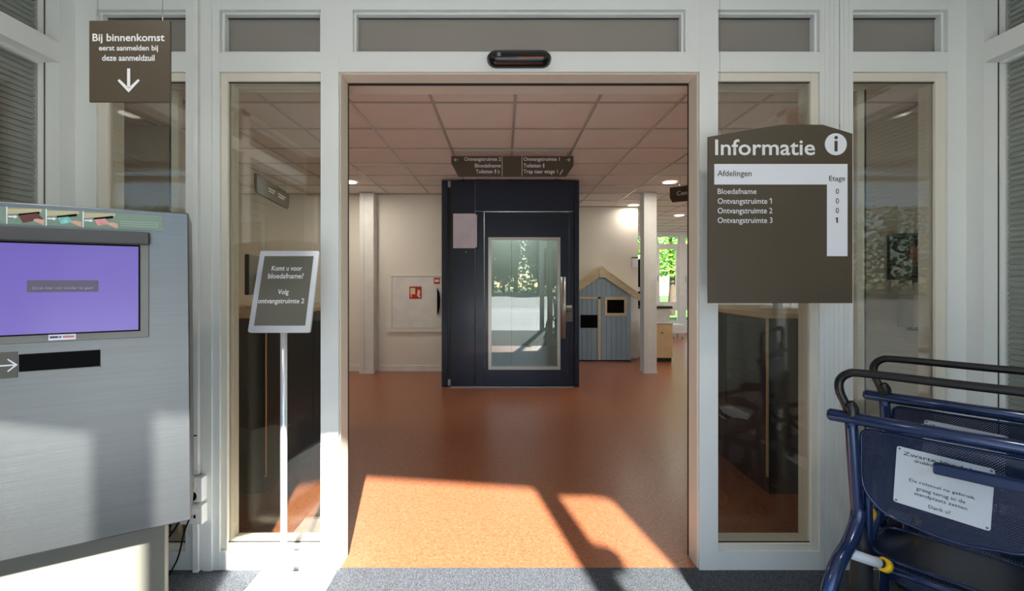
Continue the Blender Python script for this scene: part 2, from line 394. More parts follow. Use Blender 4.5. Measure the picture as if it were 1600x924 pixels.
# doorway lining and parked sliding leaves
dl = struct('trim_1', 'cream lining of the open doorway with black seal', 'trim')
xa, xb = fx(529), fx(1093)
box('jamb', 'cream_frame', dl, xa, xa+.004, YF+.02, YB, 0, zm0); box('jamb', 'cream_frame', dl, xb-.004, xb, YF+.02, YB, 0, zm0)
box('head', 'cream_frame', dl, xa, xb, YF+.02, YB, zm0-.004, zm0)
box('seal_strip', 'seal', dl, xa-.012, xa+.006, YB, YB+.012, 0, zm0); box('seal_strip', 'seal', dl, xb-.006, xb+.012, YB, YB+.012, 0, zm0)
box('seal_strip', 'seal', dl, xa, xb, YB, YB+.012, zm0-.012, zm0+.01)
def leaf(n, label, x0, x1, side):
    o = struct('door_%d' % n, label, 'door', (x0, YB+.016, .012)); W = x1-x0; Hh = 2.33; s = .035
    box('stile', 'cream_frame', o, 0, s, 0, .035, 0, Hh, .002, 1); box('stile', 'cream_frame', o, W-s, W, 0, .035, 0, Hh, .002, 1)
    box('rail', 'cream_frame', o, s, W-s, 0, .035, 0, .07, .002, 1); box('rail', 'cream_frame', o, s, W-s, 0, .035, Hh-.05, Hh, .002, 1)
    box('pane', 'glass_clear', o, s, W-s, .012, .022, .07, Hh-.05)
    xe = (0, -.012) if side < 0 else (W, W+.012); box('edge_seal', 'seal', o, min(xe), max(xe), .005, .03, 0, Hh)
leaf(1, 'glass sliding door leaf parked behind the left side panel', (268-VX)*2.36/F, (528-VX)*2.36/F, -1)
leaf(2, 'glass sliding door leaf parked behind the right side panel', (1094-VX)*2.36/F, (1350-VX)*2.36/F, 1)

# ------------------------------------------------------------------ porch side walls with shuttered windows
def side_wall(name, label, X, sgn, wlabel):
    o = struct(name, label, 'wall', (X, 0, 0)); a = lambda d0, d1: (min(-sgn*d0, -sgn*d1), max(-sgn*d0, -sgn*d1))   # depth outwards
    def bx(nm, mt, d0, d1, y0, y1, z0, z1, p=o): u = a(d0, d1); return box(nm, mt, p, u[0], u[1], y0, y1, z0, z1)
    for y0, y1 in ((2.14, YF), (.75, .87), (-.62, -.5), (-.9, -.82)): bx('post', 'white_frame', 0, .13, y0, y1, 0, CEIL+.085)
    spans = ((.87, 2.14), (-.5, .75), (-.82, -.62))
    bx('beam', 'white_frame', -.002, .13, -.9, 2.14, 2.335, 2.425)
    bx('top_beam', 'white_frame', 0, .13, -.9, 2.14, 2.64, CEIL+.085)
    bx('bottom_panel', 'white_frame', 0, .13, -.9, 2.14, 0, .12)
    global wn
    for q, (y0, y1) in enumerate(spans[:2]):
        for z0, z1, hi in ((.12, 2.335, 0), (2.425, 2.64, 1)):
            wn += 1
            wo = struct('window_%d' % wn, wlabel % (('upper', 'tall')[1-hi], ('nearest the partition', 'beside the entrance')[q]), 'window', (X, y0, z0))
            L_, Hh = y1-y0, z1-z0; fr = .01
            for nm, b0, b1, c0, c1 in (('frame_stile', 0, fr, 0, Hh), ('frame_stile', L_-fr, L_, 0, Hh), ('frame_rail', fr, L_-fr, 0, fr), ('frame_rail', fr, L_-fr, Hh-fr, Hh)):
                bx(nm, 'white_frame', .066, .125, b0, b1, c0, c1, wo)
            bx('gasket', 'sign_dark', .063, .066, L_-.004, L_, 0, Hh, wo)
            bx('pane', 'glass', .088, .094, fr, L_-fr, fr, Hh-fr, wo)
            p0 = None; nsl = round((Hh-2*fr)/(.025 if q == 0 else .06)); pitch = (Hh-2*fr)/nsl
            for k in range(nsl):
                if p0 is None:
                    u = [(.100, 0), (.098, pitch*.45), (.106, pitch*.85), (.114, pitch*.9), (.114, pitch), (.119, pitch), (.119, 0)]
                    mb = MB(); pts = [(-sgn*d, z) for d, z in u]; nn = len(pts)
                    mb.v += [(p[0], fr, p[1]) for p in pts]+[(p[0], L_-fr, p[1]) for p in pts]
                    mb.f += [list(range(nn)), list(range(2*nn-1, nn-1, -1))]+[[k2, (k2+1) % nn, nn+(k2+1) % nn, nn+k2] for k2 in range(nn)]; mb.sm += [False]*(nn+2)
                    p0 = mb.build('shutter_slat', 'shutter', wo); p0.location = (0, 0, fr)
                else: share(p0, wo, (0, 0, fr+k*pitch))
            bx('shutter_backing', 'shutter', .12, .124, fr, L_-fr, fr, Hh-fr, wo)
side_wall('wall_left_porch', 'white framed left porch wall with shuttered windows', XL, 1, '%s window with closed grey roller shutter in the left porch wall, %s')
side_wall('wall_right_porch', 'white framed right porch wall with shuttered windows', XR, -1, '%s window with closed grey roller shutter in the right porch wall, %s')
# outer facade behind the viewer: open doorway, glazed panels, solid ends
we = struct('wall_entrance', 'outer glazed entrance facade with an open doorway behind the viewer', 'wall', (0, -.9, 0))
for x0, x1 in ((-.80, -.67), (.99, 1.11), (-1.42, -1.27), (1.43, 1.55)): box('post', 'white_frame', we, x0, x1, 0, .1, 0, CEIL)
box('beam', 'white_frame', we, -1.27, 1.43, 0, .1, 2.47, 2.53); box('top_beam', 'white_frame', we, -1.27, 1.43, 0, .1, 2.62, CEIL+.085)
box('solid_panel', 'white_frame', we, XL-.1, -1.42, .02, .08, 0, CEIL); box('solid_panel', 'white_frame', we, 1.55, XR+.1, .02, .08, 0, CEIL)
for x0, x1 in ((-1.27, -.80), (1.11, 1.43)): box('pane', 'glass_clear', we, x0, x1, .045, .055, .09, 2.26); box('panel_beam', 'white_frame', we, x0, x1, 0, .1, 2.26, 2.47); box('bottom_rail', 'white_frame', we, x0, x1, .02, .08, 0, .09)
box('transom_pane', 'glass_clear', we, -1.27, 1.43, .045, .055, 2.53, 2.62)
MB().lathe([(0, -.03), (.06, -.03), (.07, -.01), (.07, .02), (0, .02)], (1.14, .05, 1.84), 20, 'y').build('shadow_disc', 'black', we)  # added disc, only there to cast the round bulge in the post's shadow

# ------------------------------------------------------------------ lobby columns, far windows, side wall
for nm, x0, x1, lab in (('column', -2.11, -1.905, 'white square column near the hose cabinet'), ('column', 2.055, 2.245, 'white square column in front of the reception counter')):
    o = struct(nm, lab, 'column', ((x0+x1)/2, 6.97, 0)); hw = (x1-x0)/2
    box('shaft', 'plastic_white', o, -hw, hw, 0, .2, 0, CEIL, .008); box('cover_strip', 'white_frame', o, -hw, -hw*.35, -.012, 0, 0, CEIL)
    box('foot_trim', 'plastic_white', o, -hw-.005, hw+.005, -.016, .205, 0, .03)
sd = struct('door_3', 'pale flush door in the lobby wall, seen through the left side panel', 'door', (-4.5, YBACK, 0))
box('door_frame', 'wall', sd, 0, .06, -.04, 0, 0, 2.29); box('door_frame', 'wall', sd, .87, .93, -.04, 0, 0, 2.29); box('door_frame', 'wall', sd, .06, .87, -.04, 0, 2.23, 2.29)
box('door_leaf', 'cream_frame', sd, .06, .87, -.02, 0, .01, 2.23)
hd = MB().tube([(.8, -.05, 1.03), (.69, -.05, 1.03)], .009); hd.tube([(.8, -.02, 1.03), (.8, -.05, 1.03)], .009); hd.build('handle', 'alu', sd)

wr = struct('wall_far', 'white window wall at the far end of the lobby', 'wall', (0, YFAR, 0))
px = lambda x: (x-VX)*YFAR/F
pz = lambda y: H+(VY-y)*YFAR/F
x = 2.52; wins = []
pitch = .735
x_first = px(1027)-pitch*2
box('parapet', 'plastic_white', wr, 2.2, LXR+.1, 0, .12, 0, .28); box('lintel', 'plastic_white', wr, 2.2, LXR+.1, 0, .12, 2.56, CEIL+.085)
for k in range(9):
    xx = x_first+k*pitch; x0, x1 = xx, xx+.575
    if x1 > LXR: break
    box('pier', 'plastic_white', wr, x1, min(xx+pitch, LXR), 0, .12, .28, 2.56)
    if k == 0: box('pier', 'plastic_white', wr, 2.2, x0, 0, .12, .28, 2.56)
    wn += 1
    lab = {2: 'white framed window with green leaves behind, right of the lobby column'}.get(k, 'white framed far window number %d along the garden wall' % (k+1))
    lab = ['white framed garden window nearest the corridor wall', 'white framed garden window hidden mostly by the square column', lab,
           'white framed garden window beside the doorway edge', 'fifth white garden window from the corridor wall', 'sixth white garden window from the corridor wall',
           'seventh white garden window from the corridor wall', 'eighth white garden window from the corridor wall', 'last white garden window by the outer corner'][k]
    o = struct('window_%d' % wn, lab, 'window', (x0, YFAR, 0)); W = .575
    rows = ((.30, .62, .025), (.74, 2.27, .07), (2.32, 2.55, .02))
    for z0, z1, fr in rows:
        box('frame_stile', 'plastic_white', o, 0, fr, .02, .09, z0, z1); box('frame_stile', 'plastic_white', o, W-fr, W, .02, .09, z0, z1)
        box('frame_rail', 'plastic_white', o, fr, W-fr, .02, .09, z0, z0+fr); box('frame_rail', 'plastic_white', o, fr, W-fr, .02, .09, z1-fr, z1)
        box('pane', 'glass_clear', o, fr, W-fr, .05, .06, z0+fr, z1-fr)
    box('transom_bar', 'plastic_white', o, 0, W, .01, .1, .62, .74); box('transom_bar', 'plastic_white', o, 0, W, .01, .1, 2.27, 2.32)
    box('handle', 'alu', o, .015, .03, -.005, .02, 1.35, 1.5)
# right end wall of the lobby with tall windows (daylight for the right half)
we2 = struct('wall_right', 'window wall closing the lobby on the right', 'wall', (LXR, 0, 0))
box('parapet', 'plastic_white', we2, 0, .12, YF, YFAR, 0, .5); box('lintel', 'plastic_white', we2, 0, .12, YF, YFAR, 2.5, CEIL+.085)
for k in range(7): y0 = YF+k*1.7; box('pier', 'plastic_white', we2, 0, .12, y0, min(y0+.35, YFAR+.12), .5, 2.5)
for k in range(6): y0 = YF+k*1.7+.35; box('pane', 'glass_clear', we2, .05, .06, y0, y0+1.35, .5, 2.5)

# ------------------------------------------------------------------ lift
KL = F/6.08
lx = lambda x: (x-VX)/KL
lz = lambda y: H+(VY-y)/KL
lift = thing('platform_lift', 'dark navy platform lift with glazed door in the middle of the lobby', 'lift', (0, 6.08, 0))
ZT = lz(282)
box('edge_fin', 'lift_paint', lift, lx(690), lx(699), 0, .25, .004, ZT, .004)
box('gap_panel', 'lift_dark', lift, lx(699), lx(704), .06, .25, .004, ZT-.02)
box('roller_bracket', 'alu', lift, lx(699.5), lx(703.5), .02, .06, .01, .09); box('roller_bracket', 'alu', lift, lx(699.5), lx(703.5), .02, .06, ZT-.08, ZT-.005)
box('side_post', 'lift_paint', lift, lx(704), lx(742), .008, .08, .012, ZT, .003)
box('side_post', 'lift_paint', lift, lx(742.6), lx(756), 0, .08, .012, lz(331), .003)
box('header_panel', 'lift_paint', lift, lx(742.6), lx(897), .002, .08, lz(330), ZT, .003)
box('lock_post', 'lift_paint', lift, lx(889.5), lx(897), .008, .08, .012, lz(331), .003)
box('corner_post', 'lift_paint', lift, lx(897.5), lx(905), 0, 1.2, .004, ZT, .004)
dr = box('door_rail', 'lift_paint', lift, lx(757), lx(889), .006, .05, .015, lz(578), .002); box('door_rail', 'lift_paint', lift, lx(757), lx(889), .006, .05, lz(371), lz(331.5), .002)
box('door_stile', 'lift_paint', lift, lx(757), lx(763), .006, .05, lz(578), lz(371)); box('door_stile', 'lift_paint', lift, lx(875), lx(889), .006, .05, lz(578), lz(371))
wfm = box('window_frame', 'alu', lift, lx(763), lx(768), -.006, .05, lz(578), lz(371)); box('window_frame', 'alu', lift, lx(871), lx(875.5), -.006, .05, lz(578), lz(371))
box('window_frame', 'alu', lift, lx(768), lx(871), -.006, .05, lz(375.5), lz(371)); box('window_frame', 'alu', lift, lx(768), lx(871), -.006, .05, lz(578), lz(573))
box('pane', 'glass_lift', lift, lx(768), lx(871), .018, .028, lz(573), lz(375.5))
MB().box(lx(704), lx(704)+.03, .08, 1.2, .004, ZT).build('car_side_wall', 'lift_inside', lift)
box('car_side_wall', 'lift_inside', lift, lx(896), lx(897.4), .09, 1.2, .004, ZT)
for k in range(4):
    xa_, xb_ = lx(704)+.03, lx(896); q = (xb_-xa_)/4; box('car_back_panel', 'lift_inside', lift, xa_+k*q+.002, xa_+(k+1)*q-.002, 1.16, 1.2, .02, ZT)
box('leak_backing', 'lift_dark', lift, lx(704), lx(897), 1.2, 1.23, .004, ZT)  # dark sheet added behind the panels to stop light leaking through their seams
box('car_floor', 'counter_dark', lift, lx(704)+.03, lx(896), .08, 1.16, .004, .02); box('car_ceiling', 'lift_inside', lift, lx(704)+.03, lx(896), .08, 1.16, ZT-.03, ZT)
cl = box('car_light', 'lamp', lift, -.1, .35, .5, .75, ZT-.045, ZT-.031)
l_ = area('car_light_glow', lift, (.12, .62, ZT-.06), .3, 24.0, (.95, 1, .95))
box('car_handrail', 'alu', lift, -.4, .75, 1.1, 1.125, .88, .91)
hb = MB().tube([(lx(879), -.07, lz(433)), (lx(879), -.07, lz(528))], .03*1.05, 12); hb.build('door_handle', 'alu', lift)
for yy in (445, 516): MB().tube([(lx(879), -.06, lz(yy)), (lx(879), .01, lz(yy))], .012).build('handle_standoff', 'alu', lift)
lp = box('call_panel', 'kiosk_bezel', lift, lx(884), lx(894.5), -.012, .008, lz(503), lz(476.5), .002)
box('panel_label', 'paper', lp, lx(885), lx(893.5), -.014, -.012, lz(481), lz(477.5))
for a in (886.8, 891.3): MB().lathe([(0, -.016), (.008, -.016), (.008, -.012)], (lx(a), 0, lz(487)), 10, 'y').build('call_button', 'black', lp)
np_ = box('notice', 'paper', lift, lx(708), lx(747), 0, .008, lz(388), lz(334)); box('notice_sheet', 'lavender_paper', np_, lx(709.5), lx(745.5), -.001, 0, lz(386.5), lz(336))
MB().lathe([(0, -.004), (.008, -.004), (.008, .008)], (lx(728), 0, lz(394)), 10, 'y').build('screw', 'alu', lift)
box('threshold', 'alu', lift, lx(705), lx(897), -.03, .08, .0005, .012)

# ------------------------------------------------------------------ hanging signs
def hang(o, pts, z1, mt='metal_wire', r=.0018):
    for p in pts:
        MB().tube([p, (p[0], p[1], z1)], r, 6).build('wire', mt, o)
        MB().tube([(p[0], p[1], p[2]-.006), (p[0], p[1], p[2]+.02)], r*2.2, 8).build('clip', 'alu', o)
def arrow(o, cx, cz, sz, ang, mt, y, th=.12, name='arrow'):
    mb = MB(); c, s = math.cos(ang), math.sin(ang)
    def q(pts): mb.poly([(cx+(p[0]*c-p[1]*s)*sz, y, cz+(p[0]*s+p[1]*c)*sz) for p in pts])
    h = th/2; q([(-.5, -h), (.5-h*2.9, -h), (.5-h*2.9, h), (-.5, h)])
    for sg in (1, -1):
        p = [(.5, 0), (.5-h*1.4, h*1.4*sg), (.05-h*.7, (.42+h*.7)*sg), (.05-h*1.6, (.42-h*.5)*sg), (.5-h*3, 0)]; q(p if sg > 0 else p[::-1])
    return mb.build(name, mt, o)

# direction sign in front of the lift
D = 4.71; sc = D/F
X = lambda x: (x-VX)*sc
Z = lambda y: H+(VY-y)*sc
s = thing('direction_sign', 'brown hanging direction sign with two arrows in front of the lift', 'sign', (0, D, 0))
MB().prism_y([(X(716), Z(275.5)), (X(885), Z(275.5)), (X(896), Z(259)), (X(896), Z(244)), (X(705), Z(244)), (X(705), Z(255))], 0, .03).build('panel', 'sign_brown', s)
box('divider', 'sign_text', s, X(784.2), X(785), -.0015, 0, Z(275.5), Z(244)); box('divider', 'sign_text', s, X(815.2), X(816), -.0015, 0, Z(275.5), Z(244))
for st, a, b, y0, y1 in (('Ontvangstruimte 2', 725.5, 782.5, 245.8, 253.4), ('Bloedafname', 742, 782.5, 255.8, 262), ('Toiletten', 743.5, 770, 265, 271.2),
                         ('Ontvangstruimte 1', 818, 874.5, 245.8, 253.4), ('Toiletten', 818, 845, 255.8, 262), ('Trap naar etage 1', 818, 871.5, 265, 273)):
    text('lettering', st, 'sign_text', s, X(a), X(b), Z(y1), Z(y0), -.002)
arrow(s, X(712.5), Z(250), .042, math.pi, 'sign_text', -.002); arrow(s, X(888), Z(250), .042, 0, 'sign_text', -.002)
def man(o, cx, z0, h, y, mt='sign_text'):
    mb = MB(); disc(mb, cx, z0+h*.9, h*.1, y, 10); mb.poly([(cx-h*.17, y, z0+h*.42), (cx+h*.17, y, z0+h*.42), (cx+h*.17, y, z0+h*.78), (cx-h*.17, y, z0+h*.78)])
    mb.poly([(cx-h*.1, y, z0), (cx+h*.1, y, z0), (cx+h*.1, y, z0+h*.42), (cx-h*.1, y, z0+h*.42)]); mb.build('pictogram', mt, o)
man(s, X(774), Z(271.5), .045, -.002); man(s, X(849.5), Z(262.5), .045, -.002)
mb = MB(); cx, cz = X(779), Z(269.3)
for k in range(14): a0, a1 = R(-170+k*20), R(-150+k*20); mb.poly([(cx+r*math.cos(a), -.002, cz+r*math.sin(a)) for r, a in ((.009, a0), (.013, a0), (.013, a1), (.009, a1))])
mb.poly([(cx-.004, -.002, cz), (cx+.002, -.002, cz), (cx, -.002, cz+.025), (cx-.005, -.002, cz+.025)]); mb.build('wheelchair_pictogram', 'sign_text', s)
mb = MB(); mb.poly([(X(874), -.002, Z(273)), (X(875.4), -.002, Z(273)), (X(880), -.002, Z(265.5)), (X(878.6), -.002, Z(265.5))]); mb.build('stair_pictogram', 'sign_text', s)
hang(s, [(X(713.5), .015, Z(244)), (X(887), .015, Z(244))], CEIL, 'alu', .003)
box('ceiling_rail', 'header', s, X(712), X(888), .0, .03, CEIL-.008, CEIL)
for a in (720.5, 796.5, 871.5): MB().tube([(X(a), .015, Z(275.5)), (X(a), .015, Z(279.5))], .005, 8).build('stud', 'alu', s)

# the two turned direction signs
def turned_sign(label, x0, y0, x1, y1, zt, zb, txt):
    L_ = math.hypot(x1-x0, y1-y0); s = thing('direction_sign', label, 'sign', (x0, y0, 0), math.atan2(y1-y0, x1-x0))
    MB().prism_y([(.03, zb), (L_-.05, zb), (L_, zb+.07), (L_, zt), (0, zt), (0, zb+.06)], 0, .03).build('panel', 'sign_brown', s)
    for (st, a, b, c, d) in txt: text('lettering', st, 'sign_text', s, a, b, c, d, -.002)
    hang(s, [(.12, .015, zt), (L_-.12, .015, zt)], CEIL, 'alu', .003); return s
turned_sign('brown hanging sign partly hidden by the right edge of the doorway', 2.06, 5.9, 2.78, 5.35, 2.515, 2.33, [('Centrale hal', .085, .46, 2.405, 2.458)])
t_ = turned_sign('grey brown hanging sign seen through the left glass panel', -2.62, 5.05, -2.82, 6.25, 2.50, 2.30, [])
box('print_block', 'sign_text', t_, .38, .62, -.0015, 0, 2.41, 2.425); box('print_block', 'sign_text', t_, .38, .58, -.0015, 0, 2.38, 2.395)
box('print_block', 'sign_text', t_, .75, 1.05, -.0015, 0, 2.41, 2.425); box('print_block', 'sign_text', t_, .75, .98, -.0015, 0, 2.38, 2.395)

# welcome sign above the kiosk
D = 1.45; sc = D/F
s = thing('hanging_sign', 'square brown sign with a down arrow hanging above the check-in kiosk', 'sign', (0, D, 0))
box('panel', 'sign_brown', s, X(139), X(266), 0, .006, Z(159.5), Z(32), .001, 1)
for st, a, b, y0, y1 in (('Bij binnenkomst', 145, 257.5, 53, 68.5), ('eerst aanmelden bij', 155, 247.5, 71, 82), ('deze aanmeldzuil', 160, 242, 86, 95.5)):
    text('lettering', st, 'sign_text', s, X(a), X(b), Z(y1), Z(y0), -.0012, .018)
arrow(s, X(201.5), Z(126), .073, -math.pi/2, 'sign_text', -.0012, .13)
hang(s, [(X(151.5), .003, Z(32)), (X(253), .003, Z(32))], CEIL+.02, r=.0008)

# information board
D = 2.0; sc = D/F
s = thing('information_board', 'large brown information board with white floor index hanging right of the doorway', 'sign', (0, D, 0))
MB().prism_y([(X(1106.5), Z(474)), (X(1332), Z(474)), (X(1332), Z(209)), (X(1286), Z(195)), (X(1224), Z(194.5)), (X(1164), Z(204)), (X(1106.5), Z(214))], 0, .008).build('panel', 'sign_brown', s)
MB().prism_y([(X(1116), Z(288.5)), (X(1292), Z(288.5)), (X(1292), Z(400.5)), (X(1324), Z(400.5)), (X(1324), Z(256.5)), (X(1116), Z(256.5))], -.001, 0).build('index_panel', 'sign_white', s)
for st, a, b, y0, y1, m_ in (('Informatie', 1117, 1273, 218, 243, 'sign_text'), ('Afdelingen', 1120.5, 1174, 266.5, 278.5, 'sign_dark'), ('Etage', 1295, 1320, 275, 285.5, 'sign_dark'),
                             ('Bloedafname', 1121, 1181.5, 295, 303.5, 'sign_text'), ('Ontvangstruimte 1', 1121, 1205.5, 310, 321.5, 'sign_text'),
                             ('Ontvangstruimte 2', 1121, 1206.5, 325, 336.5, 'sign_text'), ('Ontvangstruimte 3', 1121, 1206.5, 340, 351.5, 'sign_text'),
                             ('0', 1305.2, 1310.3, 295, 303.5, 'sign_dark'), ('0', 1305.2, 1310.3, 310, 318.5, 'sign_dark'), ('0', 1305.2, 1310.3, 325, 333.5, 'sign_dark'), ('1', 1306.2, 1308.8, 340, 348.5, 'sign_dark')):
    text('lettering', st, m_, s, X(a), X(b), Z(y1), Z(y0), -.0022, .013 if st == 'Informatie' else .006)
for a, y0, h_, m_ in ((1306.2, 340, 8.5, 'sign_dark'), (1203.2, 310, 9.0, 'sign_text')):
    mb = MB(); mb.poly([(X(a-2.2), -.0023, Z(y0+h_*.36)), (X(a-1.6), -.0023, Z(y0+h_*.36)+.0), (X(a+.9), -.0023, Z(y0+h_*.14)), (X(a+.9), -.0023, Z(y0)), (X(a), -.0023, Z(y0))]); mb.build('numeral_flag', m_, s)
mb = MB(); disc(mb, X(1305.5), Z(225.7), 17.2*sc, -.002, 32); mb.build('info_roundel', 'sign_white', s)
mb = MB(); disc(mb, X(1305.7), Z(215.4), 2.8*sc, -.003, 14); mb.poly([(X(1303.2), -.003, Z(237)), (X(1308), -.003, Z(237)), (X(1308), -.003, Z(220.5)), (X(1303.2), -.003, Z(220.5))]); mb.build('info_letter', 'sign_dark', s)
hang(s, [(X(1125.5), .004, Z(211)), (X(1313), .004, Z(202.5))], CEIL+.02, r=.001)

# ------------------------------------------------------------------ check-in kiosk
KU = (.85, .525); KO = (-1.06, 1.60)
kiosk = thing('check_in_kiosk', 'brushed silver check-in kiosk with a violet touch screen on a cream base', 'kiosk', (KO[0], KO[1], 0), math.atan2(KU[1], KU[0]))
def kf(x, y):                                     # pixel on the kiosk front -> local x, z
    r = (x-VX)/F; s = (KO[0]-KO[1]*r)/(KU[0]-KU[1]*r); d = KO[1]-KU[1]*s; return (-s, H+(VY-y)*d/F)
KW = .63
MB().prism_y([(-KW, .545), (.008, .545), (.0, 1.58), (-KW, 1.58)], 0, .32).build('body', 'kiosk_face', kiosk, .004, 2)
box('base', 'kiosk_base', kiosk, -KW+.08, -.082, .27, .44, .001, .545, .004)
zs1, zs0 = kf(217, 386)[1], kf(217, 515)[1]; xs1 = kf(217, 450)[0]; xs0 = -KW-xs1
xb1, xb0 = kf(233, 400)[0], -KW-kf(233, 400)[0]
zb0 = kf(233, 527)[1]; zv1, zv0 = kf(225, 364)[1], kf(225, 383)[1]
box('screen_bezel', 'kiosk_bezel', kiosk, xb0, xb1, -.006, 0, zb0, zv0+.002, .002)
sc_ = box('screen', 'screen', kiosk, xs0, xs1, -.009, -.006, zs0, zs1)
for a, b, c, d in ((xs0-.004, xs1+.004, zs1, zs1+.005), (xs0-.004, xs1+.004, zs0-.004, zs0), (xs0-.004, xs0, zs0, zs1), (xs1, xs1+.004, zs0, zs1)): box('screen_edge', 'black', kiosk, a, b, -.010, -.006, c, d)
box('visor', 'kiosk_visor', kiosk, xb0, xb1+.002, -.03, 0, zv0, zv1, .003)
(ba, bz1), (bb, bz0) = kf(44, 437), kf(155, 455)
MB().prism_y(rrect(ba, bb, bz0-.002, bz1-.002, .003), -.0105, -.009).build('screen_button', 'screen_button', sc_)
text('button_lettering', 'Druk hier om verder te gaan', 'screen_text', sc_, kf(53, 447)[0], kf(147, 447)[0], bz0+.004, bz0+.0145, -.0115, .0)
# brand label strip, illegible in the photograph: plain coloured marks
(la, lz1_), (lb, lz0_) = kf(77, 523), kf(119.5, 530); lb_o = box('label_sticker', 'paper', kiosk, la, lb, -.0075, -.006, lz0_, lz1_)
q = (lb-la)
for u0, u1, m_ in ((.05, .35, 'print_navy'), (.37, .47, 'print_blue'), (.52, .95, 'print_red')): box('label_print', m_, lb_o, la+q*u0, la+q*u1, -.008, -.0075, lz0_+.006, lz1_-.005)
(sa, sz1), (sb, sz0) = kf(30, 551), kf(157, 572); sl0 = box('card_slot', 'black', kiosk, sa, sb, -.004, .0, sz0, sz1-.006, .001)
MB().box(sa-.001, sb+.001, -.006, 0, sz0-.003, sz0).build('slot_lip', 'kiosk_bezel', kiosk)
(pa, pz1), (pb, pz0) = kf(-30, 553), kf(28, 590); ap = box('arrow_plate', 'plate_matt', kiosk, pa, pb, -.003, 0, pz0, pz1)
arrow(ap, kf(13, 571)[0], kf(13, 571)[1], .042, 0, 'paper', -.0036, .1)
# picture strip
(ta, tz1), (tb, tz0) = kf(10, 321), kf(255, 361.5); ta2 = -KW-tb
strip = box('instruction_strip', 'print_green', kiosk, ta2, tb, -.002, 0, tz0, tz1-.004)
hgt = tz1-.004-tz0
xs_ = [kf(v, 340)[0] for v in (10.5, 72, 129.5, 186)]
for k in range(3):
    a, b = xs_[k], xs_[k+1]; wd = b-a; Q = lambda u, v: (a+u*wd, -.0028, tz0+v*hgt)
    pic = box('picture', 'print_green', strip, a, b-.002, -.0026, -.002, tz0, tz0+hgt)
    def pg(nm, mt, pts, dy=0):
        mb = MB(); mb.poly([(Q(u, v)[0], -.0028-dy, Q(u, v)[2]) for u, v in pts]); mb.build(nm, mt, pic)
    pg('picture_border', 'paper', [(0, 0), (.03, 0), (.03, 1), (0, 1)])
    pg('picture_slot_face', 'print_beige', [(.03, .62), (.45, .98), (.03, .98)] if False else [(.03, .58), (.9, .80), (.9, .98), (.03, .9)])
    pg('picture_slot', 'black', [(.3, .50), (.84, .66), (.84, .82), (.3, .62)], .0002)
    pg('picture_card', ('passport', 'id_green', 'id_pink')[k], [(.42, .14), (.74, .30), (.62, .62), (.32, .52)] if k else [(.42, .10), (.95, .40), (.78, .72), (.30, .52)], .0004)
    pg('picture_hand', 'skin_print', [(.68, .26), (.96, .02), (1-.03, .02), (.97, .34), (.78, .40), (.70, .36)], .0006)
    mb = MB(); u0, v0 = .05, .42
    mb.poly([(Q(u, v)[0], -.0034, Q(u, v)[2]) for u, v in ((.05, .40), (.2, .40), (.2, .34), (.29, .44), (.2, .54), (.2, .48), (.05, .48))]); mb.build('picture_arrow', 'paper', pic)
for v in (.22, .36, .5): box('print_line', 'lift_inside', strip, xs_[3]+.004, tb-.012, -.0024, -.002, tz0+hgt*v, tz0+hgt*v+.0012)

# ------------------------------------------------------------------ sign stand
st = thing('sign_stand', 'white floor stand with a tilted grey text panel left of the doorway', 'sign stand', (-.925, 2.0, 0))
box('base_plate', 'plastic_white', st, -.20, .152, -.19, .20, .002, .010, .003)
MB().tube([(0, 0, .01), (0, 0, 1.22)], .0135, 16).build('pole', 'pole', st)
MB().lathe([(0, .01), (.03, .01), (.03, .016), (.016, .022), (.0135, .03)], (0, 0, 0), 16).build('pole_collar', 'pole', st)
hold = bpy.data.objects.new('sign_holder', None); col.objects.link(hold); hold.parent = st; hold.location = (.012, -.07, 1.143); hold.rotation_euler = (R(-16.6), 0, 0)
hw, hh = .126, .352
fr_ = MB().prism_y(rrect(-hw, hw, 0, hh, .008), 0, .012).build('frame', 'pole', hold)
box('text_panel', 'sign_grey', hold, -.104, .104, -.0015, 0, .028, hh-.024)
def ht(s_, x0, x1, y0, y1):
    fxh = lambda v: (v-440.5)/95*2*hw*1.0
    text('lettering', s_, 'sign_text', hold, fxh(x0), fxh(x1), hh*(1-(y1-393.5)/127.5), hh*(1-(y0-393.5)/127.5), -.0025, .015)
ht('Komt u voor', 416, 464, 418, 426); ht('bloedafname?', 412, 468, 430, 438.5); ht('Volg', 431, 448, 455.5, 465.5); ht('ontvangstruimte 2', 402, 474, 469.5, 479.5)
MB().tube([(-.012, .07, .06), (-.012, .01, .12)], .012, 10).build('tilt_bracket', 'alu', hold)

# ------------------------------------------------------------------ door sensor
s = thing('door_sensor', 'black rounded motion sensor above the doorway', 'sensor', (fx(811), YF, fz(94)))
mb = MB(); prof = []
hwS, hhS = 50/K, 13.2/K
sec = [(0, -.98), (-.035, -.95), (-.055, -.6), (-.058, 0.0), (-.046, .55), (-.025, .9), (0, 1.0)]
ring = []
for sgn_ in (-1, 1):
    ths = [R(88-11*k) for k in range(9)]
    for th in (ths if sgn_ < 0 else ths[::-1]):
        kx = sgn_*(hwS-hhS*1.15+hhS*1.15*math.sin(th)); c_ = math.cos(th)
        ring.append([(kx, y*(.3+.7*c_), z*hhS*c_) for y, z in sec])
for a, b in zip(ring, ring[1:]):
    for q in range(len(sec)-1): mb.poly([a[q], b[q], b[q+1], a[q+1]], True)
mb.poly(ring[0]); mb.poly(ring[-1][::-1])
o = mb.build('housing', 'black_gloss', s); bm = bmesh.new(); bm.from_mesh(o.data); bmesh.ops.remove_doubles(bm, verts=bm.verts, dist=1e-5); bmesh.ops.recalc_face_normals(bm, faces=bm.faces); bm.to_mesh(o.data); bm.free()
